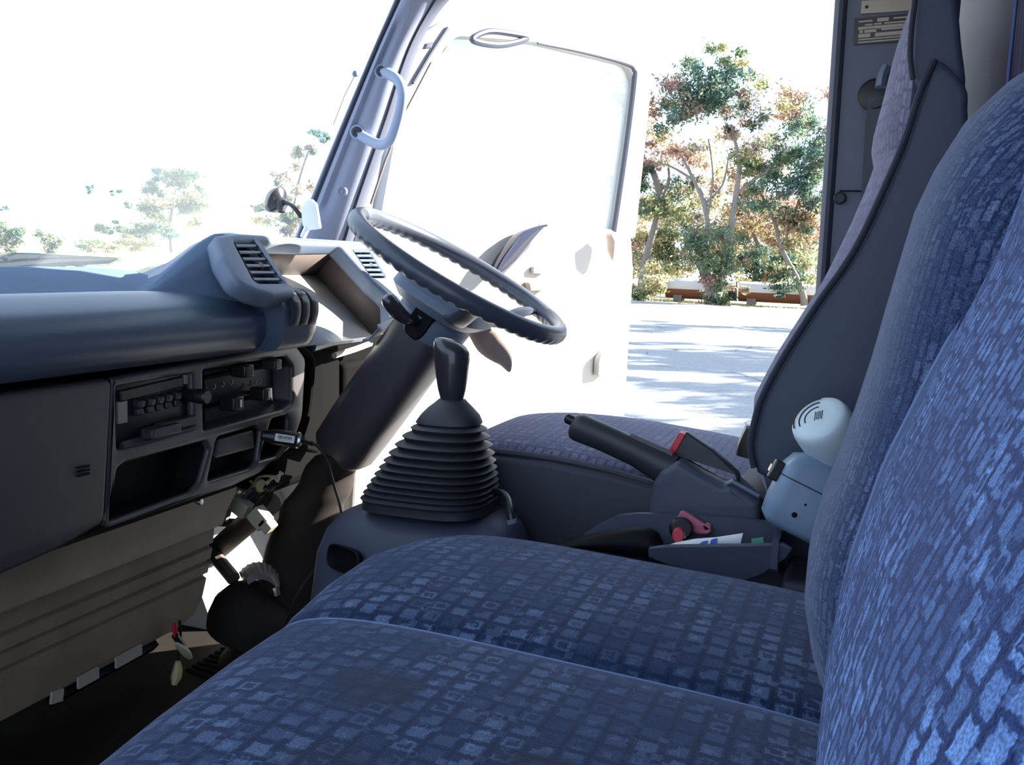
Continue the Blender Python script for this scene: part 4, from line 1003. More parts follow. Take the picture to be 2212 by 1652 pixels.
# ================================================================== BETWEEN THE SEATS
TY = 1.312
hb = thing('handbrake', 'dark grey handbrake lever with a push button, in front of the red seat belt buckle', 'handbrake', P(1500, 1060, Y=TY))
tip, end = P(1237, 915, Y=TY), P(1455, 1012, Y=TY); hx = (end-tip).normalized(); hl = (end-tip).length; hn = V((-hx.z, 0, hx.x)); hn = hn if hn.z > 0 else -hn
rings = []
for t, w, h, off in [(0, .012, .014, -.002), (.004, .016, .0185, -.002), (.012, .0175, .0205, -.001), (.05, .0165, .0195, .0), (.10, .0165, .0195, -.001), (hl-.02, .0175, .0225, -.004), (hl, .018, .0245, -.006)]:
    p = tip+hx*t+hn*off; rings.append([p+V((0, 1, 0))*math.cos(a)*w+hn*math.sin(a)*h for a in [2*math.pi*j/24 for j in range(24)]])
b = MB(); b.loft(rings); b.build('grip', M['dark'], hb, sharp=50)
b = MB(); b.tube([tip+hn*.004+hx*.01, tip+hn*.004-hx*.010, tip+hn*.004-hx*.013], [.0075, .0075, .005], 14); b.build('release_button', M['black'], hb)
b = MB(); b.tube([P(1360, 945, Y=TY), P(1452, 985, Y=TY)], .0065, 8); b.build('lever_bar', M['fascia'], hb)
cv = [(1418, 1035), (1432, 1010), (1470, 990), (1520, 1020), (1568, 1044), (1582, 1036), (1645, 1078), (1645, 1200), (1400, 1190), (1408, 1080)]
plate('cover', fillet([(P(x, y, Y=TY).x, P(x, y, Y=TY).z) for x, y in cv], .010), [], XZ(TY), .044, .010, M['console'], hb, res=3)
b = MB(); b.tube([P(1568, 1046, Y=1.292), P(1582, 1040, Y=1.292), P(1640, 1072, Y=1.292)], .003, 8); b.build('cover_rib', M['hub'], hb)

bk = thing('seat_belt_buckle', 'black seat belt buckle with a red release button, standing beside the driver seat', 'seat belt buckle', P(1600, 1050, Y=1.34))
BY = 1.338
a0, a1 = P(1468, 952, Y=BY), P(1590, 1050, Y=BY); ax = (a1-a0).normalized(); an = V((-ax.z, 0, ax.x)); an = an if an.z > 0 else -an
body = [P(x, y, Y=BY) for x, y in [(1484, 930), (1540, 968), (1598, 1022), (1600, 1048), (1560, 1045), (1500, 1010), (1447, 980)]]
plate('body', fillet([(p.x, p.z) for p in body], [.003, .01, .012, .01, .01, .01, .004]), [], XZ(BY), .022, .004, M['dark'], bk, res=3)
rb = [P(x, y, Y=BY) for x, y in [(1470, 931), (1486, 936), (1460, 981), (1443, 976)]]
plate('release_button', fillet([(p.x, p.z) for p in rb], .0015), [], XZ(BY), .026, .002, M['red'], bk)
b = MB(); b.tube([P(1590, 1040, Y=BY), P(1640, 1085, Y=BY)], .010, 8, flat=((0, 1, 0), .35)); b.build('strap', M['belt'], bk)

# storage tray with its contents
ty = thing('console_tray', 'dark blue-grey storage tray between the seats holding a key tag and a tube', 'storage tray', (-.18, 1.26, .38))
far = [P(x, y, Y=1.282) for x, y in [(1265, 1150), (1300, 1128), (1340, 1110), (1380, 1106), (1480, 1108), (1600, 1116), (1690, 1128)]]
low = [V((p.x, 1.282, .36)) for p in far]
b = MB(); n = len(far)
b.loft([far+low[::-1], [p-V((0, .008, 0)) for p in far+low[::-1]]]); b.build('back_wall', M['console'], ty, sharp=50)
near = [P(x, y, Y=1.200) for x, y in [(1400, 1184), (1440, 1179), (1540, 1178), (1640, 1176), (1690, 1174), (1712, 1186)]]
nl = [P(x, y, Y=1.205) for x, y in [(1400, 1204), (1440, 1220), (1540, 1245), (1610, 1255), (1650, 1240), (1700, 1205)]]
b = MB(); b.loft([near+nl[::-1], [p+V((0, .010, 0)) for p in near+nl[::-1]]]); b.build('front_wall', M['console'], ty, sharp=50, bevel=.002)
b = MB(); b.box((-.16, 1.24, .385), (.34, .085, .008)); b.build('tray_floor', M['dark'], ty)
b = MB(); p = P(1675, 1150, Y=1.26); b.box((p.x+.005, 1.24, p.z-.012), (.008, .085, .035)); b.build('end_wall', M['console'], ty)
b = MB(); b.box((.065, 1.275, .20), (.26, .13, .40)); b.box((-.20, 1.245, .19), (.22, .08, .37)); b.build('pedestal', M['vinyl_dark'], ty, bevel=.01)

def TZ(px, py, y): return P(px, py, Y=y)
py_ = 1.262
kt = thing('key_tag', 'pink plastic key tag with a hole, leaning on the tray wall', 'key tag', TZ(1500, 1150, py_))
kp_ = [(1470, 1104), (1478, 1102), (1522, 1130), (1536, 1138), (1537, 1148), (1528, 1153), (1508, 1152), (1486, 1143), (1457, 1128)]
hole = [(TZ(1527+5*math.cos(t), 1139+5.5*math.sin(t), py_).x, TZ(1527+5*math.cos(t), 1139+5.5*math.sin(t), py_).z) for t in [2*math.pi*k/14 for k in range(14)]]
plate('tag', fillet([(TZ(x, y, py_).x, TZ(x, y, py_).z) for x, y in kp_], .002), [hole], XZ(py_), .008, .002, M['pink'], kt, res=3)
kr = thing('padlock_key', 'small black and red knob with a gold pin lying against the pink key tag', 'key', TZ(1472, 1150, 1.268))
b = MB(); b.lathe([(0, -.010), (.013, -.010), (.0155, -.004), (.0155, .004), (.012, .009), (0, .009)], TZ(1471, 1142, 1.248), (.3, -1, .3), 20); b.build('knob', M['black'], kr)
b = MB(); b.lathe([(0, 0), (.010, 0), (.010, .008), (.008, .010), (0, .010)], TZ(1466, 1154, 1.240), (.1, -1, .15), 18, sx=.8); tag(b.build('face', M['red'], kr), 'red face')
b = MB(); b.tube([TZ(1476, 1150, 1.236), TZ(1478, 1162, 1.236)], .0022, 8); tag(b.build('pin', M['plate'], kr), 'gold coloured pin')
tb = thing('toothpaste_tube', 'flat white tube with blue bands and a crimped end, lying in the tray', 'tube', TZ(1520, 1175, 1.225))
tp = [(1428, 1182), (1460, 1175), (1500, 1169), (1545, 1164), (1603, 1160)]
rings = []
for i, (x, y) in enumerate(tp):
    p = TZ(x, y, 1.228); hgt = [.004, .0065, .0075, .0065, .0095][i]; th = [.004, .006, .007, .005, .0012][i]
    rings.append([p+V((0, 1, 0))*math.cos(a)*th+V((.15, 0, 1)).normalized()*(math.sin(a)*hgt-.004) for a in [2*math.pi*j/16 for j in range(16)]])
b = MB(); b.loft(rings); tt = b.build('body', M['paper'], tb, sharp=60)
for x0, x1 in ((1514, 1530), (1536, 1550)):
    rr = []
    for x in (x0, x1):
        y = 1175-(x-1460)*.117+.3; p = TZ(x, y+1.5, 1.228); rr.append([p+V((0, 1, 0))*math.cos(a)*.0074+V((.15, 0, 1)).normalized()*(math.sin(a)*.0078-.004) for a in [2*math.pi*j/16 for j in range(16)]])
    b = MB(); b.loft(rr); tag(b.build('band', M['blue'], tt), 'blue band')
gp_ = thing('lighter', 'small green plastic lighter half hidden by the tray edge', 'lighter', TZ(1640, 1172, 1.24))
b = MB(); b.tube([TZ(1626, 1175, 1.235), TZ(1652, 1171, 1.235)], .007, 10); b.build('body', M['green'], gp_)
po = thing('cloth_pouch', 'soft black pouch lying in the near end of the tray behind the cushion', 'pouch', TZ(1370, 1165, 1.24))
rings = []
for i, (x, y, h) in enumerate([(1215, 1166, .002), (1260, 1162, .008), (1310, 1160, .014), (1360, 1161, .019), (1400, 1164, .020), (1418, 1170, .017), (1426, 1176, .008)]):
    p = TZ(x, y+8, 1.235); rings.append([p+V((0, 1, 0))*math.cos(a)*.022+V((0, 0, 1))*math.sin(a)*h for a in [2*math.pi*j/18 for j in range(18)]])
b = MB(); b.loft(rings); b.build('pouch', M['recess'], po, sharp=60)

# grey-blue box and white canister wedged behind the seats
bx = thing('plastic_box', 'scuffed grey-blue plastic box with a black and chrome latch, wedged behind the middle backrest', 'box', P(1700, 1120, Y=1.25))
O = P(1640, 1121, Y=1.200); uu = (P(1719, 970, Y=1.215)-O); hgt = uu.length; uu.normalize()
side = V((uu.z, 0, -uu.x)).normalized(); yaw_ = math.radians(7)
ss_ = side*math.cos(yaw_)+V((0, 1, 0))*math.sin(yaw_); ss_ = (ss_-uu*ss_.dot(uu)).normalized(); nn = uu.cross(ss_).normalized()
if nn.y < 0: nn = -nn
R3 = Matrix((ss_, nn, uu)).transposed()
wdt, dpt = .15, .068
cc = O+ss_*wdt/2+uu*hgt/2+nn*dpt/2
b = MB(); rr = []
for h, ins in [(0, .012), (.008, .003), (.03, 0), (hgt*.62, 0), (hgt*.64, -.0), (hgt-.022, .0), (hgt-.006, .006), (hgt, .016)]:
    w2, d2 = wdt/2-ins, dpt/2-ins
    rr.append([O+ss_*wdt/2+nn*dpt/2+uu*h+ss_*x+nn*y for x, y in fillet([(-w2, -d2), (w2, -d2), (w2, d2), (-w2, d2)], .016, 5)])
b.loft(rr); b.build('body', M['box'], bx, sharp=50)
b = MB(); j0 = O+uu*hgt*.63
b.loft([[j0+ss_*wdt/2+nn*dpt/2+uu*h+ss_*x+nn*y for x, y in fillet([(-wdt/2-.0004, -dpt/2-.0004), (wdt/2+.0004, -dpt/2-.0004), (wdt/2+.0004, dpt/2+.0004), (-wdt/2-.0004, dpt/2+.0004)], .016, 5)] for h in (0, .0018)]); b.build('lid_joint', M['dark'], bx)
lc = O+uu*hgt*.64-ss_*.006+nn*.026
b = MB(); b.box(lc, (.012, .018, .026), R3); la = b.build('latch', M['black'], bx, bevel=.002)
b = MB(); b.box(lc-ss_*.0065, (.003, .0185, .009), R3); tag(b.build('clasp', M['metal'], la), 'chrome clasp')
for (x, y, r) in [(1716, 1112, .0035), (1690, 1150, .002), (1650, 1120, .0015), (1740, 1090, .0016)]:
    p = PP(x, y, O-nn*.0003, nn); b = MB(); b.lathe([(0, 0), (r, 0), (0, .0003)], p, -nn, 10); tag(b.build('scuff', M['recess'], bx), 'dark scuff mark')
cn_ = thing('white_canister', 'round white plastic canister with curved slots, above the grey-blue box', 'canister', P(1765, 915, Y=1.25))
cc = P(1766, 902, Y=1.235); ca_ = V((-.42, -.50, .62)).normalized()
pxm = (cc-CAM).dot(fw)/F; Rr = 66*pxm
b = MB(); b.lathe([(0, -.055), (Rr*.95, -.055), (Rr, -.05), (Rr, -.018), (Rr*.985, -.009), (Rr*.94, -.003), (Rr*.86, .0005), (Rr*.6, .002), (0, .003)], cc, ca_, 48); b.build('body', M['white'], cn_, sharp=50)
ux = V((1, 0, 0)); ux = (ux-ca_*ux.dot(ca_)).normalized(); uy = ca_.cross(ux)
for rad_, a0_, a1_ in [(.82, 85, 200), (.62, 85, 205), (.42, 85, 205)]:
    pts = [cc+ca_*.0022+(ux*math.cos(math.radians(t))+uy*math.sin(math.radians(t)))*Rr*rad_ for t in range(a0_, a1_+1, 6)]
    b = MB(); b.tube(pts, .0010, 6); b.build('slot', M['ink'], cn_)
for k in range(5):
    b = MB(); c0 = cc+ca_*.0030+ux*Rr*(.06*k-.05)+uy*Rr*.02; b.box(c0, (.0009, .014-.002*(k % 2), .0006), Matrix((ux, uy, ca_)).transposed()); b.build('print_line', M['ink'], cn_)

# ================================================================== SMALL THINGS ON PILLARS AND GLASS
gh = thing('grab_handle', 'pale blue-grey D-shaped grab handle screwed to the windscreen pillar', 'grab handle', P(830, 230, Y=1.83))
gy = lambda y: 1.835-.012*math.sin(math.pi*max(0, min(1, (y-150)/150)))
path = [(822, 152), (840, 160), (858, 172), (868, 190), (870, 210), (864, 242), (854, 276), (844, 300), (832, 311), (815, 311), (792, 300), (768, 285)]
y3 = [1.836, 1.830, 1.822, 1.815, 1.81, 1.808, 1.81, 1.814, 1.82, 1.828, 1.836, 1.842]
b = MB(); pts = smooth_poly([P(x, y, Y=yy) for (x, y), yy in zip(path, y3)], 5)
b.tube(pts, .0108, 16, flat=(V((.35, -1, 0)), .75)); b.build('grip', M['handle'], gh, sharp=60)
for x, y, yy in [(826, 155, 1.838), (773, 286, 1.842)]:
    c = P(x, y, Y=yy); nrm = (CAM-c).normalized(); nrm = (V((.30, -1, -.05))).normalized()
    b = MB(); b.lathe([(0, -.01), (.0152, -.01), (.0152, .004), (.013, .0065), (.0105, .005), (.010, .001), (0, .001)], c+nrm*.004, nrm, 24); bs = b.build('end_boss', M['handle'], gh)
    b = MB(); b.lathe([(0, 0), (.0100, 0), (.0092, .004), (.0045, .0045), (.004, .003), (0, .003)], c+nrm*.0075, nrm, 20); tag(b.build('screw', M['screw'], bs), 'dark recessed screw')

pm = thing('phone_mount', 'black suction cup phone mount stuck to the windscreen', 'phone mount', P(605, 440, Y=1.55))
MY = 1.745
c = P(598, 433, Y=MY); nrm = V((.80, .25, .12)).normalized(); pxm = (c-CAM).dot(fw)/F
b = MB(); b.lathe([(0, -.007), (.027, -.007), (.029, -.003), (.025, .003), (.013, .011), (.011, .022), (0, .022)], c, V((.82, -.16, -.42)), 28); b.build('suction_cup', M['knob'], pm)
b = MB(); b.tube([P(608, 440, Y=MY-.01), P(608, 458, Y=MY-.015)], [.012, .007], 10); b.build('lever', M['dark'], pm)
b = MB(); b.tube(smooth_poly([P(612, 436, Y=MY-.01), P(626, 441, Y=MY-.02), P(640, 452, Y=MY-.02), P(652, 466, Y=MY-.01)], 5), [.0055, .005, .0045, .004, .004, .004, .004, .0045, .0045, .005, .0055, .006, .0065, .007, .0075, .008], 10); b.build('arm', M['black'], pm)
pcrd = thing('white_card', 'white rounded card holder in the sun, at the foot of the windscreen pillar', 'card holder', P(672, 465, Y=1.62))
cp_ = [(652, 452), (660, 434), (675, 430), (685, 440), (692, 482), (694, 494), (668, 497), (655, 488)]
q = [P(x, y, Y=1.60) for x, y in cp_]
plate('card', fillet([(p.x, p.z) for p in q], .006), [], XZ(1.60), .008, .003, M['paper'], pcrd)
b = MB(); a = P(664, 490, Y=1.60); b.tube([a, V((a.x-.01, 1.60, .805))], .006, 8); b.build('foot', M['paper'], pcrd)

wp = thing('windscreen_wiper', 'black windscreen wiper parked along the bottom of the windscreen', 'wiper', P(150, 568, X=-1.33))
b = MB(); b.tube([P(-150, 592, X=-1.33), P(0, 576, X=-1.33), P(120, 566, X=-1.33), P(235, 562, X=-1.33), P(252, 559, X=-1.33)], [.008, .009, .008, .006, .002], 8); b.build('blade', M['recess'], wp)
b = MB(); b.tube([P(-150, 576, X=-1.335), P(0, 564, X=-1.335), P(30, 558, X=-1.335), P(110, 556, X=-1.335), P(225, 559, X=-1.335)], [.006, .006, .010, .006, .003], 8); b.build('arm', M['recess'], wp)
for x in (8, 52, 78, 128): 
    a, c = P(x, 555, X=-1.333), P(x+8, 575, X=-1.333); b = MB(); b.tube([a, c], .007, 8); b.build('yoke', M['black'], wp)
a, c = P(158, 566, X=-1.335), P(205, 588, X=-1.335); b = MB(); b.tube([a, c], .006, 8); b.build('link', M['dark'], wp)
b = MB(); b.tube([P(768, 160, Y=1.86), P(745, 205, Y=1.86), P(720, 270, Y=1.865)], .0012, 6); 
an_ = b.build('aerial', M['steel']); tag(an_, 'thin aerial rod outside the windscreen next to the grab handle', 'aerial')
b = MB(); c = P(768, 160, Y=1.86); b.lathe([(0, -.006), (.006, -.004), (.007, 0), (.005, .006), (0, .007)], c, (0, 0, 1), 12); b.build('mount', M['hub'], an_)

bg = thing('seat_belt', 'grey seat belt running through a black guide on the door pillar', 'seat belt', P(1892, 200, Y=1.94))
c = P(1890, 205, Y=1.935)
b = MB(); b.lathe([(0, -.006), (.028, -.006), (.030, 0), (.024, .007), (.012, .009), (0, .009)], c, (-.1, -1, 0), 24); b.build('guide', M['black'], bg)
b = MB(); b.tube(smooth_poly([P(1915, 148, Y=1.93), P(1906, 170, Y=1.925), P(1903, 190, Y=1.922)], 4), .017, 8, flat=(V((1, 0, 0)), .6)); tag(b.build('guide_loop', M['hub'], bg), 'grey plastic guide loop')
b = MB(); w = V((.024, 0, 0)); p0, p1, p2 = P(1908, 210, Y=1.925), P(1900, 260, Y=1.935), P(1890, 420, Y=1.94); p3 = V((p2.x, 1.94, .05))
b.loft([[p-w, p+w, p+w+V((0, .002, 0)), p-w+V((0, .002, 0))] for p in (p0, p1, p2, p3)]); b.build('webbing', M['belt'], bg)
# plates on the pillar
pt = thing('data_plate', 'dark data plate with rows of pale print, lower of two plates on the door pillar', 'data plate', P(1900, 70, Y=1.946), 'plates on the door pillar')
def pq(lst, y): return [(P(x, yy, Y=y).x, P(x, yy, Y=y).z) for x, yy in lst]
plate('plate', pq([(1845, 40), (1985, 28), (1985, 88), (1843, 97)], 1.946), [], XZ(1.9465), .004, .001, M['plate_dark'], pt)
b = MB()
def bar(b, x0, x1, y, h, yp=1.9438):
    p, q = P(x0, y, Y=yp), P(x1, y-(x1-x0)*.085, Y=yp); z = h*.00094/2
    b.add([V((p.x, yp, p.z-z)), V((q.x, yp, q.z-z)), V((q.x, yp, q.z+z)), V((p.x, yp, p.z+z))], [(0, 1, 2, 3)])
for (x0, x1, y, h) in [(1855, 1885, 47, 3), (1895, 1920, 43, 7), (1930, 1970, 39, 3), (1868, 1885, 54, 3), (1888, 1905, 52, 3), (1910, 1965, 50, 3), (1854, 1975, 62, 6), (1857, 1864, 68, 7), (1867, 1893, 67, 7), (1904, 1975, 63, 4), (1854, 1880, 78, 7), (1890, 1975, 75, 7), (1854, 1975, 86, 2.5), (1854, 1970, 92, 2.5)]: bar(b, x0, x1, y, h)
b.build('print', M['plate'], pt)
pt2 = thing('blank_plate', 'pale blank metal plate with a rivet, upper of two plates on the door pillar', 'plate', P(1900, 20, Y=1.946), 'plates on the door pillar')
plate('plate', pq([(1862, 2), (1990, -8), (1988, 22), (1859, 30)], 1.946), [], XZ(1.9465), .004, .001, M['plate'], pt2)
b = MB(); b.lathe([(0, 0), (.003, 0), (.002, .0015), (0, .0018)], P(1872, 15, Y=1.9438), (0, -1, 0), 12); b.build('rivet', M['screw'], pt2)

# ================================================================== OUTSIDE
GZ = -.85
b = MB()
def slab(b, x0, y0, x1, y1, z): b.add([(x0, y0, z), (x1, y0, z), (x1, y1, z), (x0, y1, z)], [(0, 1, 2, 3)])
def gh(x, y): return .95*ss(-15, -38, x)*ss(39, 42.5, y) if x < -15 else 0.
gx = [-220, -160, -120, -90, -70, -60, -50, -45]+[-42+1.5*i for i in range(19)]+[-13, 0, 15, 30, 60, 120]; gy = [-40, 0, 20, 38]+[39+.5*i for i in range(9)]+[48, 60, 90, 150, 260]
b.add([(x, y, GZ-.03+gh(x, y)) for x in gx for y in gy], [(i*len(gy)+k, (i+1)*len(gy)+k, (i+1)*len(gy)+k+1, i*len(gy)+k+1) for i in range(len(gx)-1) for k in range(len(gy)-1)])
struct(b, 'ground', M['ground'])
b = MB(); slab(b, -60, 2.3, 30, 43, GZ); slab(b, -60, -30, -2.2, 2.3, GZ); slab(b, -2.2, -30, 30, 2.3, GZ); struct(b, 'road', M['road'])
b = MB()
for i in range(60):
    x = -22+i*.45+rnd.uniform(-.2, .2); y = 43.2+rnd.uniform(-.15, 1.3); s = rnd.uniform(.10, .22)
    for k in range(7):
        a = rnd.uniform(0, 6.28); h = s*rnd.uniform(.5, 1); p = V((x+rnd.uniform(-.25, .25), y+rnd.uniform(-.2, .2), GZ-.03)); d = V((math.cos(a), math.sin(a), 0))*.03
        b.add([p-d, p+d, p+V((rnd.uniform(-.06, .06), 0, h))], [(0, 1, 2)])
g = b.build('verge_grass', M['leaf_gold'], flip=False); tag(g, 'tufts of dry grass along the far edge of the road', 'grass', kind='stuff')

def pipe(name, x0, x1, y, label):
    t = thing(name, label, 'pipe', ((x0+x1)/2, y, GZ)); r = .46
    zc = P(1600, 628, Y=y).z-.02
    def arc(a0, a1): # half of the tube wall
        rings = []
        for x in (x0, x1): rings.append([V((x, y+r*math.cos(a), zc+r*math.sin(a))) for a in [math.radians(a0+(a1-a0)*k/20) for k in range(21)]])
        return rings
    bb = MB(); bb.loft(arc(-2, 182), closed=False, caps=False); bb.build('painted_top', M['pipe_w'], t)
    bb = MB(); bb.loft(arc(182, 358), closed=False, caps=False); bb.build('rusty_underside', M['rust'], t)
    for x in (x0+.6, x1-.6):
        bb = MB(); bb.box((x, y, (zc-r+GZ)/2+.08), (.4, .8, max(.1, zc-r-GZ+.16))); bb.build('support', M['bark'], t)
pm0, pm1 = P(1440, 628, Y=46).x, P(1590, 628, Y=46).x
pipe('water_pipe', pm0, pm1, 46, 'short pale water pipe with a rusty red underside left of the forked trunk')
pipe('water_pipe', pm1+.15, pm1+9, 46, 'long pale water pipe with a brown underside right of the forked trunk')

def crown(name, blobs, parent, leaf, rs):
    "leaves spread through rounded clumps; each clump has its own mix of leaf colours"
    names = sorted({k for bl in blobs for k in bl[4]}); mats = [M['leaf_'+k] for k in names]; bb = MB()
    for (c, rx, rz, nleaf, pal) in blobs:
        subs = []
        for i in range(max(5, nleaf//110)):
            while True:
                q = V((rs.uniform(-1, 1), rs.uniform(-1, 1), rs.uniform(-1, 1)))
                if q.length < 1: break
            subs.append((q, rs.uniform(.16, .34), [rs.choice(pal) for _ in range(2)]))
        for i in range(nleaf):
            q0, sr, sp = rs.choice(subs); g = V((rs.gauss(0, 1), rs.gauss(0, 1), rs.gauss(0, .8)))*sr*.62
            q = q0+g; p = c+V((q.x*rx*1.12, q.y*rx, q.z*rz*1.12)); pal = sp
            s = leaf*1.1*rs.uniform(.6, 1.3); a = V((rs.gauss(0, 1), rs.gauss(0, 1), rs.gauss(-.5, .8))).normalized(); d = a.cross(V((rs.gauss(0, 1), rs.gauss(0, 1), rs.gauss(0, 1)))).normalized()
            bb.add([p-a*s, p+d*s*.38, p+a*s, p-d*s*.38], [(0, 1, 2, 3)], mi=names.index(rs.choice(pal)))
    return bb.build(name, mats, parent, flip=False)
def px_r(r, y): return r*y/F*1.02
def tree(name, label, base, y, trunks, blobs, leaf=.11, group='trees and bushes across the road', cat='tree', seed=1, dens=1.):
    rs = random.Random(seed); bpos = P(base[0], base[1], Y=y); bpos.z = GZ-.05+gh(bpos.x, bpos.y)
    t = thing(name, label, cat, bpos, group)
    for path, r0, r1 in trunks:
        pts = smooth_poly([P(px, py, Y=y+dy) for px, py, dy in path], 5); pts[0].z = min(pts[0].z, GZ+.1) if path[0][1] > 630 else pts[0].z
        m = len(pts); bb = MB(); bb.tube(pts, [r0+(r1-r0)*i/(m-1) for i in range(m)], 8); bb.build('trunk' if r0 > .1 else 'branch', M['bark'], t)
    bl = []
    for (px, py, dy, rx, rz, n, pal) in blobs:
        bl.append((P(px, py, Y=y+dy), px_r(rx, y), px_r(rz, y), int(n*dens*2.3), pal))
    crown('foliage', bl, t, leaf, rs)
    return t
G, Tl, Br, Go, Pk, Pa, Dk = 'green', 'teal', 'brown', 'gold', 'pink', 'pale', 'dark'
tree('gum_tree', 'tall gum tree with a forked grey trunk standing in front of the pipe', (1542, 655), 44.2,
     [([(1542, 655, 0), (1528, 600, 0), (1512, 560, .3), (1530, 500, .5), (1522, 440, .6), (1500, 390, .6), (1470, 330, .5)], .26, .06),
      ([(1545, 655, 0), (1562, 590, .1), (1578, 500, .3), (1590, 420, .2), (1596, 350, 0), (1580, 270, 0)], .22, .06),
      ([(1522, 440, .6), (1560, 400, .4), (1575, 330, .3)], .07, .03), ([(1528, 470, .5), (1540, 380, .3), (1530, 300, .3)], .06, .03), ([(1590, 420, .2), (1640, 380, .2), (1690, 360, .3)], .08, .03), ([(1500, 390, .6), (1450, 360, .5), (1410, 350, .5)], .07, .02)],
     [(1545, 545, -.4, 62, 58, 1500, [G, G, Tl, G, Br]), (1548, 612, -.3, 40, 40, 650, [G, G, Tl, Pk]), (1540, 170, 0, 62, 60, 1000, [G, Tl, Tl, Dk]), (1580, 120, .3, 45, 40, 330, [G, Go, Pa]), (1500, 215, 0, 70, 55, 1100, [Dk, Tl, G, Pk]), (1560, 225, -.3, 65, 45, 900, [Dk, Dk, Pk, Tl]), (1610, 205, .3, 50, 55, 450, [G, Pk, Go]), (1440, 250, 0, 55, 50, 600, [Pk, Br, Dk, G]), (1480, 330, .5, 70, 40, 420, [Pk, Br, Pa]), (1600, 340, .4, 60, 40, 500, [G, Go, Pk])], leaf=.10, seed=3)
tree('gum_tree', 'teal-green tree on the right with a leaning dark trunk next to the truck pillar', (1735, 640), 45.2,
     [([(1738, 650, 0), (1725, 610, 0), (1690, 540, .2), (1670, 470, .3), (1640, 410, .3)], .17, .05), ([(1690, 540, .2), (1720, 450, .2), (1750, 380, .2)], .09, .03)],
     [(1690, 370, 0, 60, 45, 1000, [Tl, Tl, G, Dk]), (1745, 300, .2, 55, 60, 1000, [Tl, G, Tl, Pk]), (1745, 430, 0, 50, 60, 1000, [Tl, Dk, G, Br]), (1640, 320, .2, 55, 45, 650, [Dk, Pk, G]), (1740, 220, .2, 50, 45, 450, [Pk, Go, Br]), (1660, 440, .2, 60, 40, 700, [G, Br, Tl]), (1700, 480, .4, 60, 40, 600, [Br, G, Go]), (1720, 590, -.1, 45, 30, 520, [G, Dk, Go]), (1800, 350, 0, 60, 80, 700, [Tl, G])], leaf=.10, seed=5)
tree('gum_tree', 'pinkish brown tree at the left with a crooked dark branch beside the open door', (1392, 640), 47.,
     [([(1380, 650, 0), (1395, 560, 0), (1425, 440, 0), (1410, 370, 0), (1385, 330, 0), (1384, 270, 0)], .20, .12), ([(1425, 440, 0), (1445, 390, .1), (1440, 340, .2)], .10, .04)],
     [(1400, 250, 0, 50, 55, 700, [Pk, Br, Dk, Pa]), (1425, 320, 0, 60, 45, 650, [Br, Pk, Pa]), (1385, 375, 0, 40, 35, 450, [Dk, G, Pk]), (1425, 440, -.2, 65, 42, 1000, [G, Tl, Go]), (1470, 430, 0, 55, 55, 700, [G, Tl, Pk, Go]), (1350, 200, 0, 55, 28, 420, [Dk, G, Pk]), (1290, 180, 0, 50, 18, 300, [Dk, Tl]), (1350, 420, .2, 60, 70, 500, [G, Go, Pa])], leaf=.10, seed=8)
tree('dry_tree', 'rust-coloured dry tree behind the forked gum tree', (1650, 610), 50.,
     [([(1655, 650, 0), (1645, 560, 0), (1620, 480, 0), (1610, 420, 0)], .14, .05)],
     [(1640, 480, 0, 75, 60, 1300, [Br, Br, Go, Pk]), (1600, 440, .3, 60, 50, 700, [Br, Go, Pk]), (1560, 360, .3, 60, 60, 350, [Go, Pa, Pk]), (1690, 260, 0, 70, 40, 420, [Br, Pk, Go]), (1690, 540, .3, 60, 40, 650, [Br, G, Go]), (1590, 540, .5, 50, 40, 500, [Br, Go])], leaf=.11, seed=11)
tree('bush', 'dark green dense bush behind the right hand pipe', (1655, 600), 48., [], [(1650, 570, 0, 45, 38, 1200, [Dk, Tl, Dk, G]), (1700, 585, .2, 40, 28, 700, [Dk, Tl, Br])], leaf=.10, cat='bush', seed=13)
tree('bush', 'yellow-green bushy shrub behind the left hand pipe', (1450, 600), 48.5, [], [(1440, 560, 0, 60, 45, 1200, [Go, G, Go, Pa]), (1475, 520, .2, 55, 45, 900, [G, Go, Tl]), (1420, 500, .2, 50, 40, 500, [Go, Pa, G]), (1385, 560, .2, 35, 60, 500, [Br, Pk, Pa])], leaf=.10, cat='bush', seed=17)
tree('bush', 'pale straw-coloured shrub in front of the end of the left hand pipe', (1405, 645), 44.8, [], [(1415, 600, 0, 33, 24, 700, [Pa, Pa, Go]), (1395, 628, -.1, 40, 22, 700, [Pa, Go, Br, G])], leaf=.09, cat='bush', seed=19)
tree('bush', 'low dark shrub with drooping leaves over the right hand pipe', (1600, 640), 45., [], [(1600, 630, 0, 20, 18, 300, [Dk, Pa, Pk]), (1690, 628, .1, 32, 12, 260, [Dk, Tl]), (1530, 640, 0, 28, 20, 300, [Pk, Pa, G])], leaf=.08, cat='bush', seed=23)
tree('bush', 'pale tangled thicket filling the gaps between the trunks behind the pipes', (1560, 640), 54., [], [(1410, 520, 0, 55, 75, 1100, [Pa, Go, Pk, G]), (1480, 470, .3, 55, 60, 800, [Go, Pa, G]), (1550, 480, .5, 60, 70, 900, [Br, Pa, Go]), (1620, 560, .2, 70, 50, 900, [Br, Go, G]), (1690, 500, .4, 70, 60, 900, [Br, Pa, Tl]), (1760, 540, .2, 50, 70, 700, [G, Go, Pa]), (1640, 360, .6, 70, 50, 380, [Pk, Pa, Go])], leaf=.12, cat='bush', seed=31)
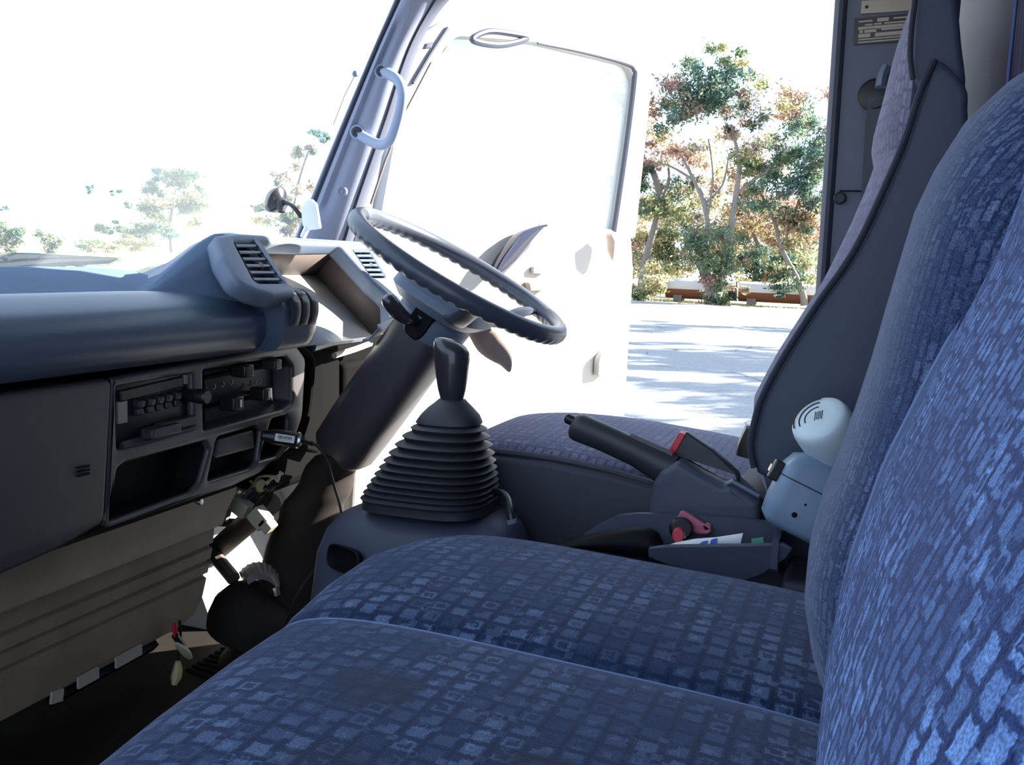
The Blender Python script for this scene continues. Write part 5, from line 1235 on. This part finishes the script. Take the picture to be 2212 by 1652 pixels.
# further trees beyond the picture's right edge, hidden by the pillar: they throw the dappled shade over the road
for i, (x, y, h, r) in enumerate([(7.0, 15.5, 7.5, 2.2), (10.5, 19.5, 9, 2.6), (8.0, 25.0, 8, 2.6), (13.5, 28.5, 10, 3.0), (6.5, 33.5, 8, 2.4), (4.5, 11.5, 5.5, 1.7), (10, 13.5, 7, 2.2), (5.0, 21, 6, 2.0), (12, 23.5, 8, 2.5)]):
    rs = random.Random(40+i); t = thing('roadside_tree', 'roadside tree standing along the road behind the door pillar', 'tree', (x, y, GZ), 'trees behind the pillar')
    bb = MB(); bb.tube([(x, y, GZ), (x+.1, y, GZ+h*.4), (x-.1, y+.1, GZ+h*.85)], [.2, .15, .05], 8); bb.build('trunk', M['bark'], t)
    bl = []
    for k in range(7):
        bl.append((V((x+rs.uniform(-r, r), y+rs.uniform(-r, r)*.8, GZ+h*rs.uniform(.45, 1.0))), r*.55, r*.32, 420, [G, Tl, Dk]))
    crown('foliage', bl, t, .17, rs)
# trees and bushes seen through the windscreen
def wtree(name, label, base, y, trunks, blobs, **k): return tree(name, label, base, y, trunks, blobs, group='trees and bushes ahead of the truck', **k)
wtree('gum_tree', 'bushy green tree in the middle of the view through the windscreen', (370, 530), 50., [([(372, 545, 0), (368, 480, 0), (380, 410, 0)], .16, .05)],
      [(385, 380, 0, 40, 28, 600, [Tl, G]), (330, 425, 0, 35, 32, 500, [G, Tl]), (400, 420, .2, 45, 40, 600, [Go, G, Pa]), (360, 455, 0, 65, 30, 900, [G, Go, Tl]), (350, 375, .3, 30, 25, 130, [Tl]), (420, 450, .2, 40, 40, 300, [Go, G])], leaf=.13, seed=51)
wtree('bush', 'grey-green hedge right of the bushy tree seen through the windscreen', (330, 535), 46., [], [(240, 490, 0, 30, 18, 400, [Dk, G]), (330, 495, 0, 60, 22, 900, [Dk, Tl, G, Go])], leaf=.11, cat='bush', seed=53)
wtree('bush', 'long clipped bright green hedge low in the windscreen', (255, 540), 42., [], [(215, 531, 0, 55, 16, 800, [G, Go]), (285, 528, 0, 50, 19, 800, [G, Go, Pa])], leaf=.09, cat='bush', seed=54)
wtree('bush', 'round green bush at the left edge of the windscreen', (20, 540), 42., [], [(12, 512, 0, 42, 34, 1100, [G, Go, G])], leaf=.10, cat='bush', seed=55)
wtree('bush', 'small yellow-green bush between the hedge and the leftmost bush', (105, 540), 43., [], [(105, 522, 0, 32, 31, 800, [Go, G, Pa])], leaf=.10, cat='bush', seed=56)
wtree('gum_tree', 'thin drooping gum tree next to the windscreen pillar', (620, 520), 44., [([(625, 545, 0), (640, 420, 0), (665, 330, 0)], .14, .05)],
      [(655, 330, 0, 32, 30, 260, [Tl, G, Pk]), (690, 285, 0, 25, 22, 130, [Tl, Pk]), (605, 385, 0, 20, 28, 160, [Dk, Pk]), (580, 465, 0, 45, 35, 520, [G, Go, Dk]), (640, 480, 0, 45, 35, 520, [G, Pk, Go, Dk]), (640, 400, 0, 40, 45, 280, [Pk, Pa, G])], leaf=.11, seed=57)
wtree('bush', 'sparse distant shrubs left of the bushy tree seen through the windscreen', (230, 450), 75., [], [(195, 410, 0, 10, 14, 60, [Tl]), (245, 418, 0, 16, 10, 70, [Tl, Dk]), (275, 440, 0, 16, 10, 60, [Dk]), (10, 450, 0, 12, 6, 40, [Tl]), (460, 500, 0, 60, 30, 160, [Pk, Pa, Go])], leaf=.14, cat='bush', seed=58)

# ================================================================== LIGHT
wd = D.worlds.new('sky'); SC.world = wd; wd.use_nodes = True
bg_ = wd.node_tree.nodes['Background']; bg_.inputs[0].default_value = (.70, .90, 1.22, 1); bg_.inputs[1].default_value = 1.9
sl_ = D.lights.new('sun', 'SUN'); sl_.energy = 30; sl_.angle = math.radians(.6); sl_.color = (1, .95, .86)
so = D.objects.new('sun', sl_); COL.objects.link(so); so.rotation_euler = SUN.to_track_quat('Z', 'Y').to_euler(); so.location = SUN*30
SC.view_settings.view_transform = 'Standard'; SC.view_settings.look = 'None'; SC.view_settings.gamma = 1; SC.view_settings.exposure = 0; SC.view_settings.use_curve_mapping = False
SC.cycles.max_bounces = 10; SC.cycles.transparent_max_bounces = 16
